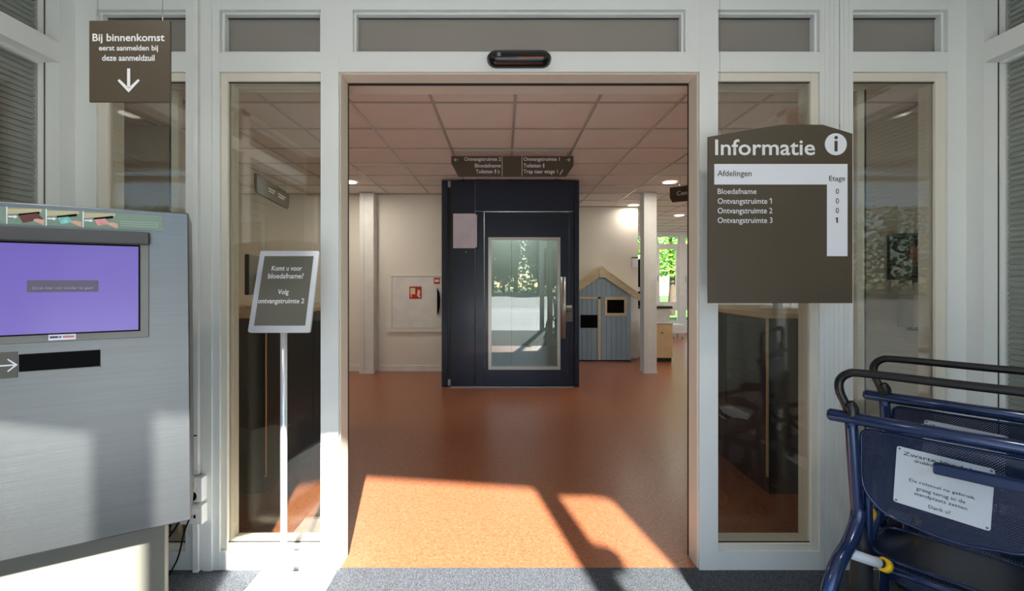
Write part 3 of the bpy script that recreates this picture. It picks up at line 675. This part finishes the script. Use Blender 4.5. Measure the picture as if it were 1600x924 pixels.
box('lens_strip', 'sensor_orange', s, -.01, .11, -.0585, -.057, -.017, -.0125)
box('logo', 'kiosk_bezel', s, -hwS*.68, -hwS*.57, -.0592, -.0575, -.008, .008)

# ------------------------------------------------------------------ sockets, trunking and cables beside the kiosk
tx = fx(309)
s = thing('cable_trunking', 'slim white cable trunking running up the post beside the kiosk', 'trunking', (tx, YF-.001, 0))
box('duct', 'plastic_white', s, -.012, .012, -.018, 0, .0, fz(812)); box('duct', 'plastic_white', s, -.009, .012, -.018, 0, fz(738), CEIL); box('coupling', 'black', s, -.008, .008, -.0185, -.018, fz(680), fz(678))
box('duct_cap', 'plastic_white', s, -.016, .016, -.022, 0, fz(739), fz(727))
s = thing('power_socket', 'white double power socket with a black plug on the post beside the kiosk', 'socket', (tx, YF-.001, 0))
zz = fz(778); box('housing', 'plastic_white', s, -.05, .048, -.045, 0, zz, fz(741), .003)
for k, z in enumerate((fz(752), fz(769))): MB().lathe([(0, -.046), (.021, -.047), (.023, -.045), (.023, -.044)], (.002, 0, z), 18, 'y').build('socket_well', 'cream_frame' if k == 0 else 'black', s)
s = thing('data_socket', 'white network socket box below the power socket', 'socket', (tx, YF-.001, 0))
box('housing', 'plastic_white', s, -.05, .05, -.048, 0, fz(812), fz(783), .003); box('port', 'black', s, -.006, .006, -.0495, -.048, fz(802), fz(797)); box('port', 'black', s, -.0+.012, .022, -.0495, -.048, fz(802), fz(797))
box('label_strip', 'paper', s, -.01, .032, -.0492, -.048, fz(794), fz(788))
zp = fz(769)
tag(MB().tube(smooth([(tx+.002, YF-.05, zp), (tx, YF-.09, zp-.01), (tx-.025, YF-.10, zp-.1), (tx-.10, 2.08, zp-.2), (tx-.16, 1.98, .20), (tx-.24, 1.95, .10), (tx-.3, 1.95, .01)]), .0045, 8).build('power_cable', 'black'), 'black power cable hanging from the plug behind the kiosk', 'cable')
tag(MB().tube(smooth([(tx+.002, YF-.052, fz(800)), (tx+.0, YF-.07, fz(805)), (tx-.02, 2.15, .20), (tx-.04, 2.14, .10), (tx-.08, 2.12, .012)]), .0035, 8).build('network_cable', 'black'), 'thin black network cable running from the data socket to the floor', 'cable')

# ------------------------------------------------------------------ wheelchairs
def wheelchair(label, O, first):
    ang = -math.atan2(.75, .66); t = thing('wheelchair', label, 'wheelchair', (O[0], O[1], 0), ang, 'blue hospital wheelchairs nested by the right wall')
    B = 'chair_blue'
    MB().tube([(-.262, 0, .964), (-.255, 0, .964), (.255, 0, .964), (.262, 0, .964)], [.012, .0175, .0175, .012], 14).build('push_bar', B, t)
    hp = [(-.205, .0, .966), (-.218, 0, 1.0), (-.232, 0, 1.035), (-.232, 0, 1.066), (-.212, 0, 1.088), (-.175, 0, 1.094), (0, 0, 1.094)]
    hp = hp+[(-a, b, c) for a, b, c in reversed(hp[:-1])]
    MB().tube(smooth(hp, 5), .0115, 10).build('brake_hoop', 'chair_grip', t)
    for sx in (-1, 1):
        MB().tube(smooth([(sx*.205, 0, .962), (sx*.203, 0, .99), (sx*.215, 0, 1.005)], 3), [.017]*6+[.013], 10).build('hoop_bracket', 'chair_grip', t)
        MB().tube(smooth([(sx*.205, .0, .955), (sx*.20, .004, .85), (sx*.193, .008, .72), (sx*.190, .01, .68)], 5), .0155, 12).build('upright', B, t)
        MB().tube(smooth([(sx*.19, .012, .71), (sx*.192, -.0, .672), (sx*.198, -.05, .63), (sx*.208, -.11, .60), (sx*.216, -.155, .55), (sx*.22, -.172, .48), (sx*.22, -.175, .36), (sx*.22, -.175, .29)], 6), .0185, 12).build('leg', B, t)
        MB().tube(smooth([(sx*.175, .03, .86), (sx*.172, .03, .7), (sx*.175, .05, .6), (sx*.18, .11, .55), (sx*.19, .24, .53), (sx*.195, .34, .53)], 6), .011, 10).build('seat_rail', B, t)
        MB().tube(smooth([(sx*.19, .33, .53), (sx*.192, .36, .51), (sx*.195, .365, .42), (sx*.195, .365, .27)], 6), .0135, 10).build('leg', B, t)
        ar = MB().tube(smooth([(sx*.19, .012, .66), (sx*.20, .10, .69), (sx*.21, .22, .73), (sx*.21, .32, .735), (sx*.205, .355, .70), (sx*.195, .35, .54)], 5), .0125, 10).build('armrest', B, t)
        MB().tube([(sx*.212, .16, .732), (sx*.213, .19, .745), (sx*.211, .29, .752), (sx*.21, .32, .745)], [.008, .019, .019, .008], 10).build('arm_pad', 'rubber', ar)
        MB().tube([(sx*.19, .02, .66), (sx*.188, .028, .58), (sx*.188, .03, .50), (sx*.19, .035, .42)], [.012, .022, .028, .018], 12).build('brake_housing', 'rubber', t)
        for (yy, rad) in ((-.175*1.15, .07), (.365*1.15, .06)):
            wh = MB().lathe([(0, -.014), (rad*.55, -.015), (rad*.6, -.018), (rad*.95, -.016), (rad, -.008), (rad, .008), (rad*.95, .016), (rad*.6, .018), (rad*.55, .015), (0, .014)], (sx*.24, yy-.015, rad+.001), 20, 'x').build('castor_wheel', 'rubber', t)
            MB().lathe([(0, -.02), (rad*.5, -.019), (rad*.5, .019), (0, .02)], (sx*.24, yy-.015, rad+.001), 16, 'x').build('wheel_hub', 'wheel_grey', wh)
            MB().box(sx*.24-.024, sx*.24-.019, yy-.03, yy+.006, rad-.01, rad*2+.03).box(sx*.24+.019, sx*.24+.024, yy-.03, yy+.006, rad-.01, rad*2+.03).box(sx*.24-.024, sx*.24+.024, yy-.03, yy+.006, rad*2+.012, rad*2+.035).build('castor_fork', 'chair_grip', t)
        fo = MB().tube(smooth([(sx*.15, .34, .45), (sx*.13, .355, .36), (sx*.10, .35, .30)], 5), .009, 8).build('footrest_arm', B, t)
        MB().box(sx*.10-.07*(sx > 0), sx*.10+.07*(sx < 0), .25, .37, .285, .293).build('foot_plate', 'rubber', fo)
    # back shell: bowed perforated sheet with big rounded lower corners
    ol = []
    for k in range(9): a = R(180+90*k/8); ol.append((-.185+.10+.10*math.cos(a), .805+.10*math.sin(a)))
    for k in range(5): ol.append((-.085+.17*(k+1)/5, .705-.012*math.sin(math.pi*(k+1)/5)))
    for k in range(1, 9): a = R(-90+90*k/8); ol.append((.185-.10+.10*math.cos(a), .805+.10*math.sin(a)))
    for k in range(5): a = R(90*k/4); ol.append((.185-.02+.02*math.cos(a), .915+.02*math.sin(a)))
    for k in range(5): a = R(90+90*k/4); ol.append((-.185+.02+.02*math.cos(a), .915+.02*math.sin(a)))
    me_b = MB().prism_y(ol, 0.016, .019).build('back_shell', 'perforated_back', t)
    rim = [(a, .017, b) for a, b in ol]; MB().tube(rim+[rim[0]], .0045, 8, False).build('back_rim', B, me_b)
    # seat
    so_ = []
    for cx, cy, a0, rr in ((-.12, .19, 180, .08), (.12, .19, 270, .08), (.15, .31, 0, .04), (-.15, .31, 90, .04)):
        for k in range(6): a = R(a0+90*k/5); so_.append((cx+rr*math.cos(a), cy+rr*math.sin(a)))
    se = MB().prism_z(so_, .545, .549).build('seat', 'perforated_seat', t)
    rim = [(a, b, .547) for a, b in so_]; MB().tube(rim+[rim[0]], .007, 8, False).build('seat_rim', B, se)
    bl = MB().prism_z([(-.155, .10), (-.06, .075), (.06, .075), (.155, .10), (.15, .125), (-.15, .125)], .50, .545).build('seat_apron', 'perforated_back', t)
    MB().tube([(-.19, .03, .56), (.19, .03, .56)], .010, 10).build('cross_tube', B, t)
    MB().tube(smooth([(-.19, .28, .53), (0, .29, .51), (.19, .28, .53)], 4), .010, 10).build('cross_tube', B, t)
    box('grab_bar', B, t, -.028, .24, -.05, -.026, .872, .900, .006); MB().tube([(.2, -.04, .886), (.2, .005, .886)], .008).build('grab_bar_stay', B, t)
    MB().tube([(-.01, -.03, .886), (-.01, .016, .886)], .006).build('grab_bar_stay', B, t)
    # notice plate
    pl = bpy.data.objects.new('notice_plate', None); col.objects.link(pl); pl.parent = t; pl.location = (-.018, .0115, .828); pl.rotation_euler = (0, R(3), 0)
    MB().prism_y(rrect(-.092, .092, -.076, .076, .006), 0, .002).build('plate', 'plate_grey', pl)
    for s_, x0, x1, z0, z1 in (('Zwarte hendel', -.078, .012+.04, .056, .066), ('drukken om te rijden', -.055, .060, .041, .052), ('De rolstoel na gebruik', -.062, .062, -.012, -.002),
                               ('graag terug in de', -.047, .046, -.030, -.018), ('standplaats zetten', -.050, .050, -.044, -.033), ('Dank u!', -.021, .020, -.065, -.056)):
        text('lettering', s_, 'rubber', pl, x0, x1, z0, z1, -.0008, 0, 2)
    for a, b in ((-.086, .07), (.086, .07), (-.086, -.07), (.086, -.07)): MB().lathe([(0, -.0015), (.0025, -.0015), (.003, 0)], (a, 0, b), 8, 'y').build('rivet', 'wheel_grey', pl)
    # latch tube with yellow buttons
    MB().tube([(-.205, -.07, .612), (-.20, -.055, .606)], .008, 8).build('latch_pin', 'alu', t)
    lt = MB().tube([(-.20, -.055, .606), (-.135, .02, .572)], .0135, 12).build('label_tube', 'plate_grey', t)
    for c in ((-.128, .018, .572), (-.178, .088, .674)):
        n0 = (Vector((-.65, -.9, .6))).normalized(); c = Vector(c)
        MB().tube([c, c+n0*.016], .0185, 18).build('push_button', 'yellow', t); MB().tube([c+n0*.012, c+n0*.019], .011, 14).build('button_cap', 'rubber', t)
    S = 1.15; DZ = H*(1-S)
    for o in t.children:
        if o.type == 'MESH':
            if o.name.startswith(('castor', 'wheel')): continue
            for ob in [o]+list(o.children):
                for v in ob.data.vertices: v.co = v.co*S+Vector((0, 0, DZ))
        elif o.type == 'EMPTY':
            o.location = o.location*S+Vector((0, 0, DZ))
            for ob in o.children:
                for v in ob.data.vertices: v.co = v.co*S
    return t
wheelchair('front blue wheelchair of the nested pair, with its whole notice plate showing', (1.285, 1.3685), True)
wheelchair('rear blue wheelchair of the nested pair, mostly hidden behind the front one', (1.616, 1.647), False)

# ------------------------------------------------------------------ lobby furniture
def counter(label, x0, x1, y0, y1, face, grp):
    o = thing('reception_counter', label, 'counter', ((x0+x1)/2, (y0+y1)/2, 0), 0, grp)
    a, b, c, d = x0-o.location.x, x1-o.location.x, y0-o.location.y, y1-o.location.y
    box('plinth', 'counter_plinth', o, a+.03, b-.03, c+.03, d-.03, .001, .12); box('body', 'counter_dark', o, a+.004, b-.004, c+.004, d-.004, .12, 1.12)
    cx = b if face > 0 else a
    box('corner_strip', 'wood_top', o, cx-.012*(face > 0), cx+.012*(face < 0), c, c+.012, .12, 1.12)
    n = 3
    for k in range(n):
        q0 = a+(b-a)*k/n; q1 = a+(b-a)*(k+1)/n; box('front_panel', 'counter_dark', o, q0+.014, q1-.004, c-.004, c+.004, .13, 1.11)
    for k in range(2):
        q0 = c+(d-c)*k/2; q1 = c+(d-c)*(k+1)/2; box('front_panel', 'counter_dark', o, min(cx, cx+.004*face), max(cx, cx+.004*face), q0+.014, q1-.004, .13, 1.11)
    box('counter_top', 'wood_top', o, a-.04*(face < 0), b+.04*(face > 0), c-.04, d+.04, 1.12, 1.15, .004)
    return o
counter('dark reception counter with pale wood top behind the left glass panel', -2.55, -1.495, 2.99, 4.45, 1, 'reception counters inside the doorway')
counter('dark reception counter with pale wood top behind the right glass panel', 1.655, 2.22, 2.99, 4.05, -1, 'reception counters inside the doorway')
def monitor(label, loc, rz, w_=.5, h_=.3, m_='dark_blue_screen'):
    o = thing('computer_monitor', label, 'monitor', loc, rz); box('screen_back', 'black_gloss', o, -w_/2, w_/2, 0, .03, .1, .1+h_, .006)
    box('screen', m_, o, -w_/2+.012, w_/2-.012, -.002, 0, .115, .085+h_); box('stand', 'alu', o, -.03, .03, .03, .05, .005, .25); box('foot', 'alu', o, -.11, .11, -.03, .1, 0, .008, .002); return o
monitor('blue grey monitor on the right reception counter', (1.98, 3.45, 1.15), R(160), .34, .22); monitor('dark monitor on the left reception counter', (-1.95, 3.7, 1.15), R(-75))
dl_ = thing('desk_lamp', 'small white dish lamp on the left reception counter', 'lamp', (-2.08, 3.55, 1.15))
MB().lathe([(0, 0), (.06, 0), (.06, .01), (.008, .018), (.007, .14), (0, .14)], n=16).build('lamp_stand', 'plastic_white', dl_); MB().lathe([(.02, .2), (.05, .18), (.10, .14), (.098, .137), (.045, .172)], n=20).build('lamp_shade', 'plastic_white', dl_)

# playhouse
KH = F/8.05
hx = lambda x: (x-VX)*8.05/F
hz = lambda y: H+(VY-y)*8.05/F
ph = thing('playhouse', 'light blue wooden playhouse with cream trim and gable roof beside the lift', 'playhouse', (hx(940), 8.05, 0))
cx0 = hx(940); HW = hx(986)-cx0; ze = hz(462); zp_ = hz(428)
box('plinth', 'seal', ph, -HW+.005, HW-.005, .005, .28, .001, .02)
nb = 12; bw = 2*HW/nb
for k in range(nb):
    a, b = -HW+k*bw+.002, -HW+(k+1)*bw-.002
    zt = lambda x: zp_-(zp_-ze)*abs(x)/HW
    top = [(b, zt(b)), (a, zt(a))] if a*b >= 0 else [(b, zt(b)), (0, zp_), (a, zt(a))]
    MB().prism_y([(a, .02), (b, .02)]+top, 0, .018).build('board', 'house_blue', ph)
box('side_wall', 'house_blue', ph, -HW, -HW+.018, .018, .28, .02, ze); box('side_wall', 'house_blue', ph, HW-.018, HW, .018, .28, .02, ze)
rx = hx(1000)-cx0; rz_ = hz(466); 
for sx in (-1, 1):
    pk = (0, hz(418)); e1 = (sx*rx, rz_+.05); e0 = (sx*(rx-.01), rz_-.05); pl_ = (0, hz(418)-.14)
    pts = [pk, e1, e0, pl_]; pts = pts if sx < 0 else pts[::-1]
    MB().prism_y(pts, -.03, -.005).build('barge_board', 'house_trim', ph)
    q = [(0, hz(418)+.012), (sx*(rx+.01), rz_+.055), (sx*(rx+.01), rz_+.038), (0, hz(418)-.012)]; q = q if sx < 0 else q[::-1]
    MB().prism_y(q, -.035, .29).build('roof', 'house_trim', ph)
MB().prism_y([(-.035, hz(434)), (.035, hz(434)), (.055, hz(421)), (0, hz(415.5)), (-.055, hz(421))], -.045, -.03).build('ridge_cap', 'house_trim', ph)
d0, d1 = hx(898)-cx0, hx(938)-cx0
box('door_trim', 'house_trim', ph, d1-.04, d1, -.012, 0, .02, hz(464)); box('door_trim', 'house_trim', ph, d0, d0+.04, -.012, 0, .02, hz(464)); box('door_trim', 'house_trim', ph, d0, d1, -.012, 0, hz(467.5), hz(464))
box('door_opening', 'black', ph, hx(907)-cx0, hx(933.5)-cx0, -.006, 0, hz(512.5), hz(492.3))
wx0, wx1, wz0, wz1 = hx(944.5)-cx0, hx(979)-cx0, hz(494), hz(464)
wfo = box('window_frame', 'house_trim', ph, wx0, wx1, -.012, 0, wz0, wz0+.05); box('window_frame', 'house_trim', ph, wx0, wx1, -.012, 0, wz1-.05, wz1)
box('window_frame', 'house_trim', ph, wx0, wx0+.042, -.012, 0, wz0+.05, wz1-.05); box('window_frame', 'house_trim', ph, wx1-.042, wx1, -.012, 0, wz0+.05, wz1-.05)
box('window_opening', 'black', ph, wx0+.042, wx1-.042, -.005, 0, wz0+.05, wz1-.05)

# hose cabinet on the back wall
bxp = lambda x: (x-VX)*YBACK/F
bzp = lambda y: H+(VY-y)*YBACK/F
hc = thing('fire_hose_cabinet', 'flush white fire hose cabinet with a red sign on the wall left of the lift', 'cabinet', (0, YBACK, 0))
x0, x1 = bxp(612.5), bxp(692)
box('frame', 'wall', hc, x0-.02, x0, -.02, 0, bzp(513), bzp(431)); box('frame', 'wall', hc, x0-.02, x1+.05, -.02, 0, bzp(432), bzp(430.5)); box('door', 'plastic_white', hc, x0+.004, x1+.04, -.015, 0, bzp(512), bzp(433), .002)
box('sill', 'wall', hc, bxp(606), x1+.05, -.03, 0, bzp(519), bzp(513.5), .003)
sg = box('hose_sign', 'red', hc, bxp(640), bxp(659), -.018, -.015, bzp(467), bzp(448))
mb = MB(); y_ = -.0185; Bq = lambda u, v: (bxp(640+19*u), y_, bzp(467-19*v))
mb.poly([Bq(.08, .36), Bq(.48, .36), Bq(.48, .88), Bq(.08, .88)]); mb.poly([Bq(.12, .14), Bq(.2, .14), Bq(.2, .36), Bq(.12, .36)]); mb.build('hose_pictogram', 'sign_cream', sg)
mb = MB(); mb.poly([Bq(.62, .3), Bq(.74, .12), Bq(.92, .08), Bq(.9, .2), Bq(.84, .34), Bq(.9, .5), Bq(.86, .72), Bq(.72, .76), Bq(.66, .56)]); mb.build('flame_pictogram', 'sign_cream', sg)
sg = box('alarm_label', 'red', hc, bxp(678.3), bxp(687.5), -.018, -.015, bzp(444), bzp(434.5)); MB().prism_y(rrect(bxp(679.5), bxp(686.3), bzp(441), bzp(437), .012), -.0188, -.018).build('label_mark', 'paper', sg)
ha = [(bxp(683.6), bzp(450.5)), (bxp(683.6), bzp(492)), (bxp(686), bzp(487)), (bxp(687.8), bzp(477)), (bxp(688), bzp(468)), (bxp(687), bzp(458))]
MB().prism_y(ha, -.045, -.016).build('handle', 'black', hc)

# reception back office: small counter, cupboard, coffee machine, stool, wall box
d_ = 7.95; cx_ = lambda x, d=d_: (x-VX)*d/F; cz_ = lambda y, d=d_: H+(VY-y)*d/F
cc = thing('coffee_counter', 'white counter with a dark worktop behind the right column', 'counter', (2.55, 8.55, 0))
box('body', 'plastic_white', cc, -.15, .42, -.05, .5, .001, cz_(482.5, 8.5), .003); box('worktop', 'counter_top_dark', cc, -.17, .46, -.08, .53, cz_(482.5, 8.5), cz_(478.5, 8.5), .003)
cp = thing('small_cupboard', 'beige cupboard with a round knob beside the right column', 'cupboard', (cx_(1036), 7.95, 0))
a, b = cx_(1015)-cx_(1036), cx_(1051)-cx_(1036)
box('plinth', 'seal', cp, a+.01, b-.01, .03, .35, .001, .07); box('body', 'cabinet_beige', cp, a, b, 0, .36, .07, cz_(507), .003); box('top', 'alu', cp, a-.005, b+.005, -.008, .365, cz_(507), cz_(505), .002)
MB().lathe([(0, -.025), (.012, -.022), (.012, -.012), (.006, -.008), (.006, 0)], (cx_(1034.5)-cx_(1036), 0, cz_(520)), 12, 'y').build('knob', 'sign_dark', cp)
cm = thing('coffee_machine', 'tall black coffee machine standing on the dark worktop', 'coffee machine', (2.52, 8.62, cz_(478.5, 8.5)))
box('cabinet', 'black', cm, -.1, .2, 0, .38, .0, .26, .01); box('drip_tray', 'plastic_white', cm, -.1, .2, -.03, .38, .26, .34, .005); box('hood', 'black', cm, -.1, .2, -.03, .38, .34, .84, .01)
d_ = 11.4
sto = thing('stool', 'white low bench with slim legs under the garden window', 'stool', (cx_(1058, 11.2), 11.2, 0))
box('seat', 'plastic_white', sto, -.13, .13, -.1, .3, .14, .34, .01)
for a in (-.1, .1):
    for b in (-.06, .26): MB().tube([(a, b, 0), (a, b, .15)], .012, 8).build('leg', 'alu', sto)
nb_ = thing('wall_notice_holder', 'small white notice holder on the wall end above the playhouse', 'notice holder', (0, YBACK2, 0))
wq = lambda x: (x-VX)*YBACK2/F; wz_ = lambda y: H+(VY-y)*YBACK2/F
box('case', 'plastic_white', nb_, wq(987), wq(996.5), -.025, 0, wz_(418.5), wz_(403.5), .003); box('lid', 'sign_dark', nb_, wq(986.7), wq(996.8), -.028, 0, wz_(403.5), wz_(402)); box('sheet', 'lavender_paper', nb_, wq(988.5), wq(995), -.026, -.025, wz_(416.5), wz_(406))

# shelf and dispenser seen through the far right window
d_ = 3.7; qx = lambda x: (x-VX)*3.7/F; qz = lambda y: H+(VY-y)*3.7/F
sh = thing('wall_shelf', 'dark open wall shelf with small boxes behind the far right window', 'shelf', (qx(1420), 3.7, 0))
u = lambda x: qx(x)-qx(1420)
box('back', 'counter_dark', sh, u(1388), u(1452), -.03, 0, qz(436), qz(368)); box('board', 'lift_dark', sh, u(1388), u(1452), -.18, -.03, qz(372), qz(368)); box('board', 'lift_dark', sh, u(1388), u(1452), -.18, -.03, qz(416), qz(411)); box('board', 'lift_dark', sh, u(1388), u(1452), -.18, -.03, qz(438), qz(434))
box('side', 'lift_dark', sh, u(1386), u(1389), -.18, 0, qz(438), qz(368)); box('side', 'lift_dark', sh, u(1451), u(1454), -.18, 0, qz(438), qz(368))
for k, (a, b, top, mt_) in enumerate(((1398, 1406, 384, 'sensor_orange'), (1409, 1419, 388, 'plastic_white'), (1424, 1436, 383, 'print_beige'), (1440, 1449, 386, 'plastic_white'))):
    o = box('storage_box', mt_, None, qx(a), qx(b), 3.56, 3.65, qz(411), qz(top), .003); tag(o, ['orange carton on the dark wall shelf, leftmost', 'narrow white carton on the dark wall shelf beside the orange one', 'beige carton on the dark wall shelf', 'white carton at the right end of the dark wall shelf'][k], 'box', 'cartons on the wall shelf')
dp = thing('wall_cabinet', 'white wall cabinet with a metal slot under the dark shelf', 'cabinet', (qx(1425), 3.7, 0))
v = lambda x: qx(x)-qx(1425)
box('case', 'plastic_white', dp, v(1402), v(1452), -.15, 0, qz(510), qz(442), .006); box('slot_plate', 'alu', dp, v(1410), v(1436), -.155, -.15, qz(478), qz(463), .002); box('slot', 'black', dp, v(1413), v(1425), -.157, -.155, qz(472), qz(468)); box('tray', 'sign_dark', dp, v(1390), v(1448), -.19, -.15, qz(513), qz(509))

# ------------------------------------------------------------------ ceiling lamps
def downlight(x, y, z, label, watts, grp='round recessed ceiling lamps', color=(1, .92, .80)):
    o = thing('ceiling_lamp', label, 'lamp', (x, y, z), 0, grp)
    MB().lathe([(.085, 0), (.10, -.006), (.105, -.004), (.105, .0)], n=28).build('ring', 'lamp_ring', o)
    mb = MB(); mb.poly([(.085*math.cos(2*math.pi*k/28), .085*math.sin(2*math.pi*k/28), -.003) for k in range(28)]); mb.build('diffuser', 'lamp', o)
    area('lamp_light', o, (0, 0, -.012), .17, watts, color)
for x, y, lab in ((-2.03, 6.27, 'round ceiling lamp near the left column'), (2.19, 6.27, 'round ceiling lamp right of the lift, nearest the hanging sign'), (2.23, 8.16, 'round ceiling lamp just above the playhouse wall end'),
                  (3.48, 9.43, 'round ceiling lamp in front of the garden window'), (3.5, 11.4, 'small far round ceiling lamp beside the right column'), (-3.6, 4.7, 'round ceiling lamp at the left of the lobby, out of the doorway view'), (3.9, 5.2, 'round ceiling lamp over the right reception area'), (5.8, 8.0, 'round ceiling lamp deep in the right half of the lobby')):
    downlight(x, y, CEIL, lab, LAMP*(.4 if 'playhouse' in lab else 1))
downlight(-1.25, .75, CEIL+.02, 'round porch ceiling lamp above the left side', 9, 'round porch ceiling lamps', (1, .95, .88)); downlight(1.4, .75, CEIL+.02, 'round porch ceiling lamp above the wheelchairs', 9, 'round porch ceiling lamps', (1, .95, .88))

# ------------------------------------------------------------------ outside
gd = sbox('ground', 'paved forecourt outside the entrance', 'pavement', 'pavement', -30, 30, -12, 40, -.3, -.1); gd.location.z = .085
rd = sbox('road', 'grey road beyond the forecourt', 'road', 'asphalt', -60, 60, -37, -12, -.3, -.02)
gr = sbox('lawn', 'green lawn beyond the road', 'lawn', 'grass_ground', -60, 60, -80, -37, -.3, 0)
g2 = sbox('lawn', 'green garden lawn behind the far windows', 'lawn', 'grass_ground', -20, 40, 13.5, 45, -.3, .0)
def tree(label, x, y, h, r, leafm, n, seed, hedge=False):
    random.seed(seed); o = thing('tree', label, 'tree', (x, y, 0), 0, 'trees outside')
    MB().tube(smooth([(0, 0, 0), (.05, .02, h*.3), (-.04, .03, h*.6), (0, 0, h*.85)], 3), [.16-.12*k/9 for k in range(10)], 8).build('trunk', 'bark', o)
    vs_, fs = [], []; z0 = h*.12 if hedge else h*.28
    for k in range(n):
        while True:
            p = Vector((random.uniform(-1, 1), random.uniform(-1, 1), random.uniform(-1, 1)))
            if .35 < p.length < 1: break
        p = Vector((p.x*r, p.y*r, z0+(h-z0)*(p.z*.5+.5))); p += Vector((random.gauss(0, .1), random.gauss(0, .1), random.gauss(0, .1)))
        a = Vector((random.gauss(0, 1), random.gauss(0, 1), random.gauss(0, .6))).normalized(); b = a.orthogonal().normalized(); sz = random.uniform(.07, .14)*max(1, h/6); i = len(vs_)
        vs_ += [tuple(p-a*sz), tuple(p+b*sz*.5), tuple(p+a*sz), tuple(p-b*sz*.5)]; fs.append([i, i+1, i+2, i+3])
    me = bpy.data.meshes.new('foliage'); me.from_pydata(vs_, [], fs); f = bpy.data.objects.new('foliage', me); col.objects.link(f); f.parent = o; me.materials.append(MATS[leafm]); f['kind'] = 'stuff'
    return o
LB = ['bright green leafy tree behind the garden window right of the column', 'green tree in the garden behind the column', 'green tree in the garden right of the doorway view', 'far green garden tree behind the right windows', 'tall garden tree at the right corner']
for k, (x, y) in enumerate(((6.7, 19.0), (2.4, 19.5), (11.1, 19.5), (15.5, 20.0), (20, 20))): tree(LB[k], x, y, 5.2, 1.9, 'leaf_light', 4500, 20+k, False)
for k, (x, y, h) in enumerate(((-9, -43, 7.5), (-4.4, -43, 8.5), (0, -43, 8), (4.5, -43, 8.5), (9, -43, 8), (13.5, -43, 8))):
    tree('dark roadside tree behind the viewer, %s from the left' % ['first', 'second', 'third', 'fourth', 'fifth', 'sixth'][k], x, y, h, 1.95, 'leaf_dark', 9000, 50+k, True)

hg = thing('tree_belt', 'long dense belt of dark trees beyond the road behind the viewer', 'trees', (0, -47.5, 0))
random.seed(9); vs_, fs = [], []
for k in range(24000):
    p = Vector((random.uniform(-60, 60), random.uniform(-1.2, 1.2), random.uniform(0, 9.5))); a = Vector((random.gauss(0, 1), random.gauss(0, 1), random.gauss(0, 1))).normalized(); b = a.orthogonal().normalized(); i = len(vs_)
    q = random.uniform(.2, .4); vs_ += [tuple(p-a*q), tuple(p+b*q*.6), tuple(p+a*q), tuple(p-b*q*.6)]; fs.append([i, i+1, i+2, i+3])
me = bpy.data.meshes.new('foliage'); me.from_pydata(vs_, [], fs); f = bpy.data.objects.new('foliage', me); col.objects.link(f); f.parent = hg; me.materials.append(MATS['leaf_dark']); f['kind'] = 'stuff'
for k in range(40): MB().tube([(-58.5+3*k, 0, 0), (-58.4+3*k, .1, 4), (-58.5+3*k, 0, 8.5)], [.3, .24, .08], 7).build('trunk', 'bark', hg)
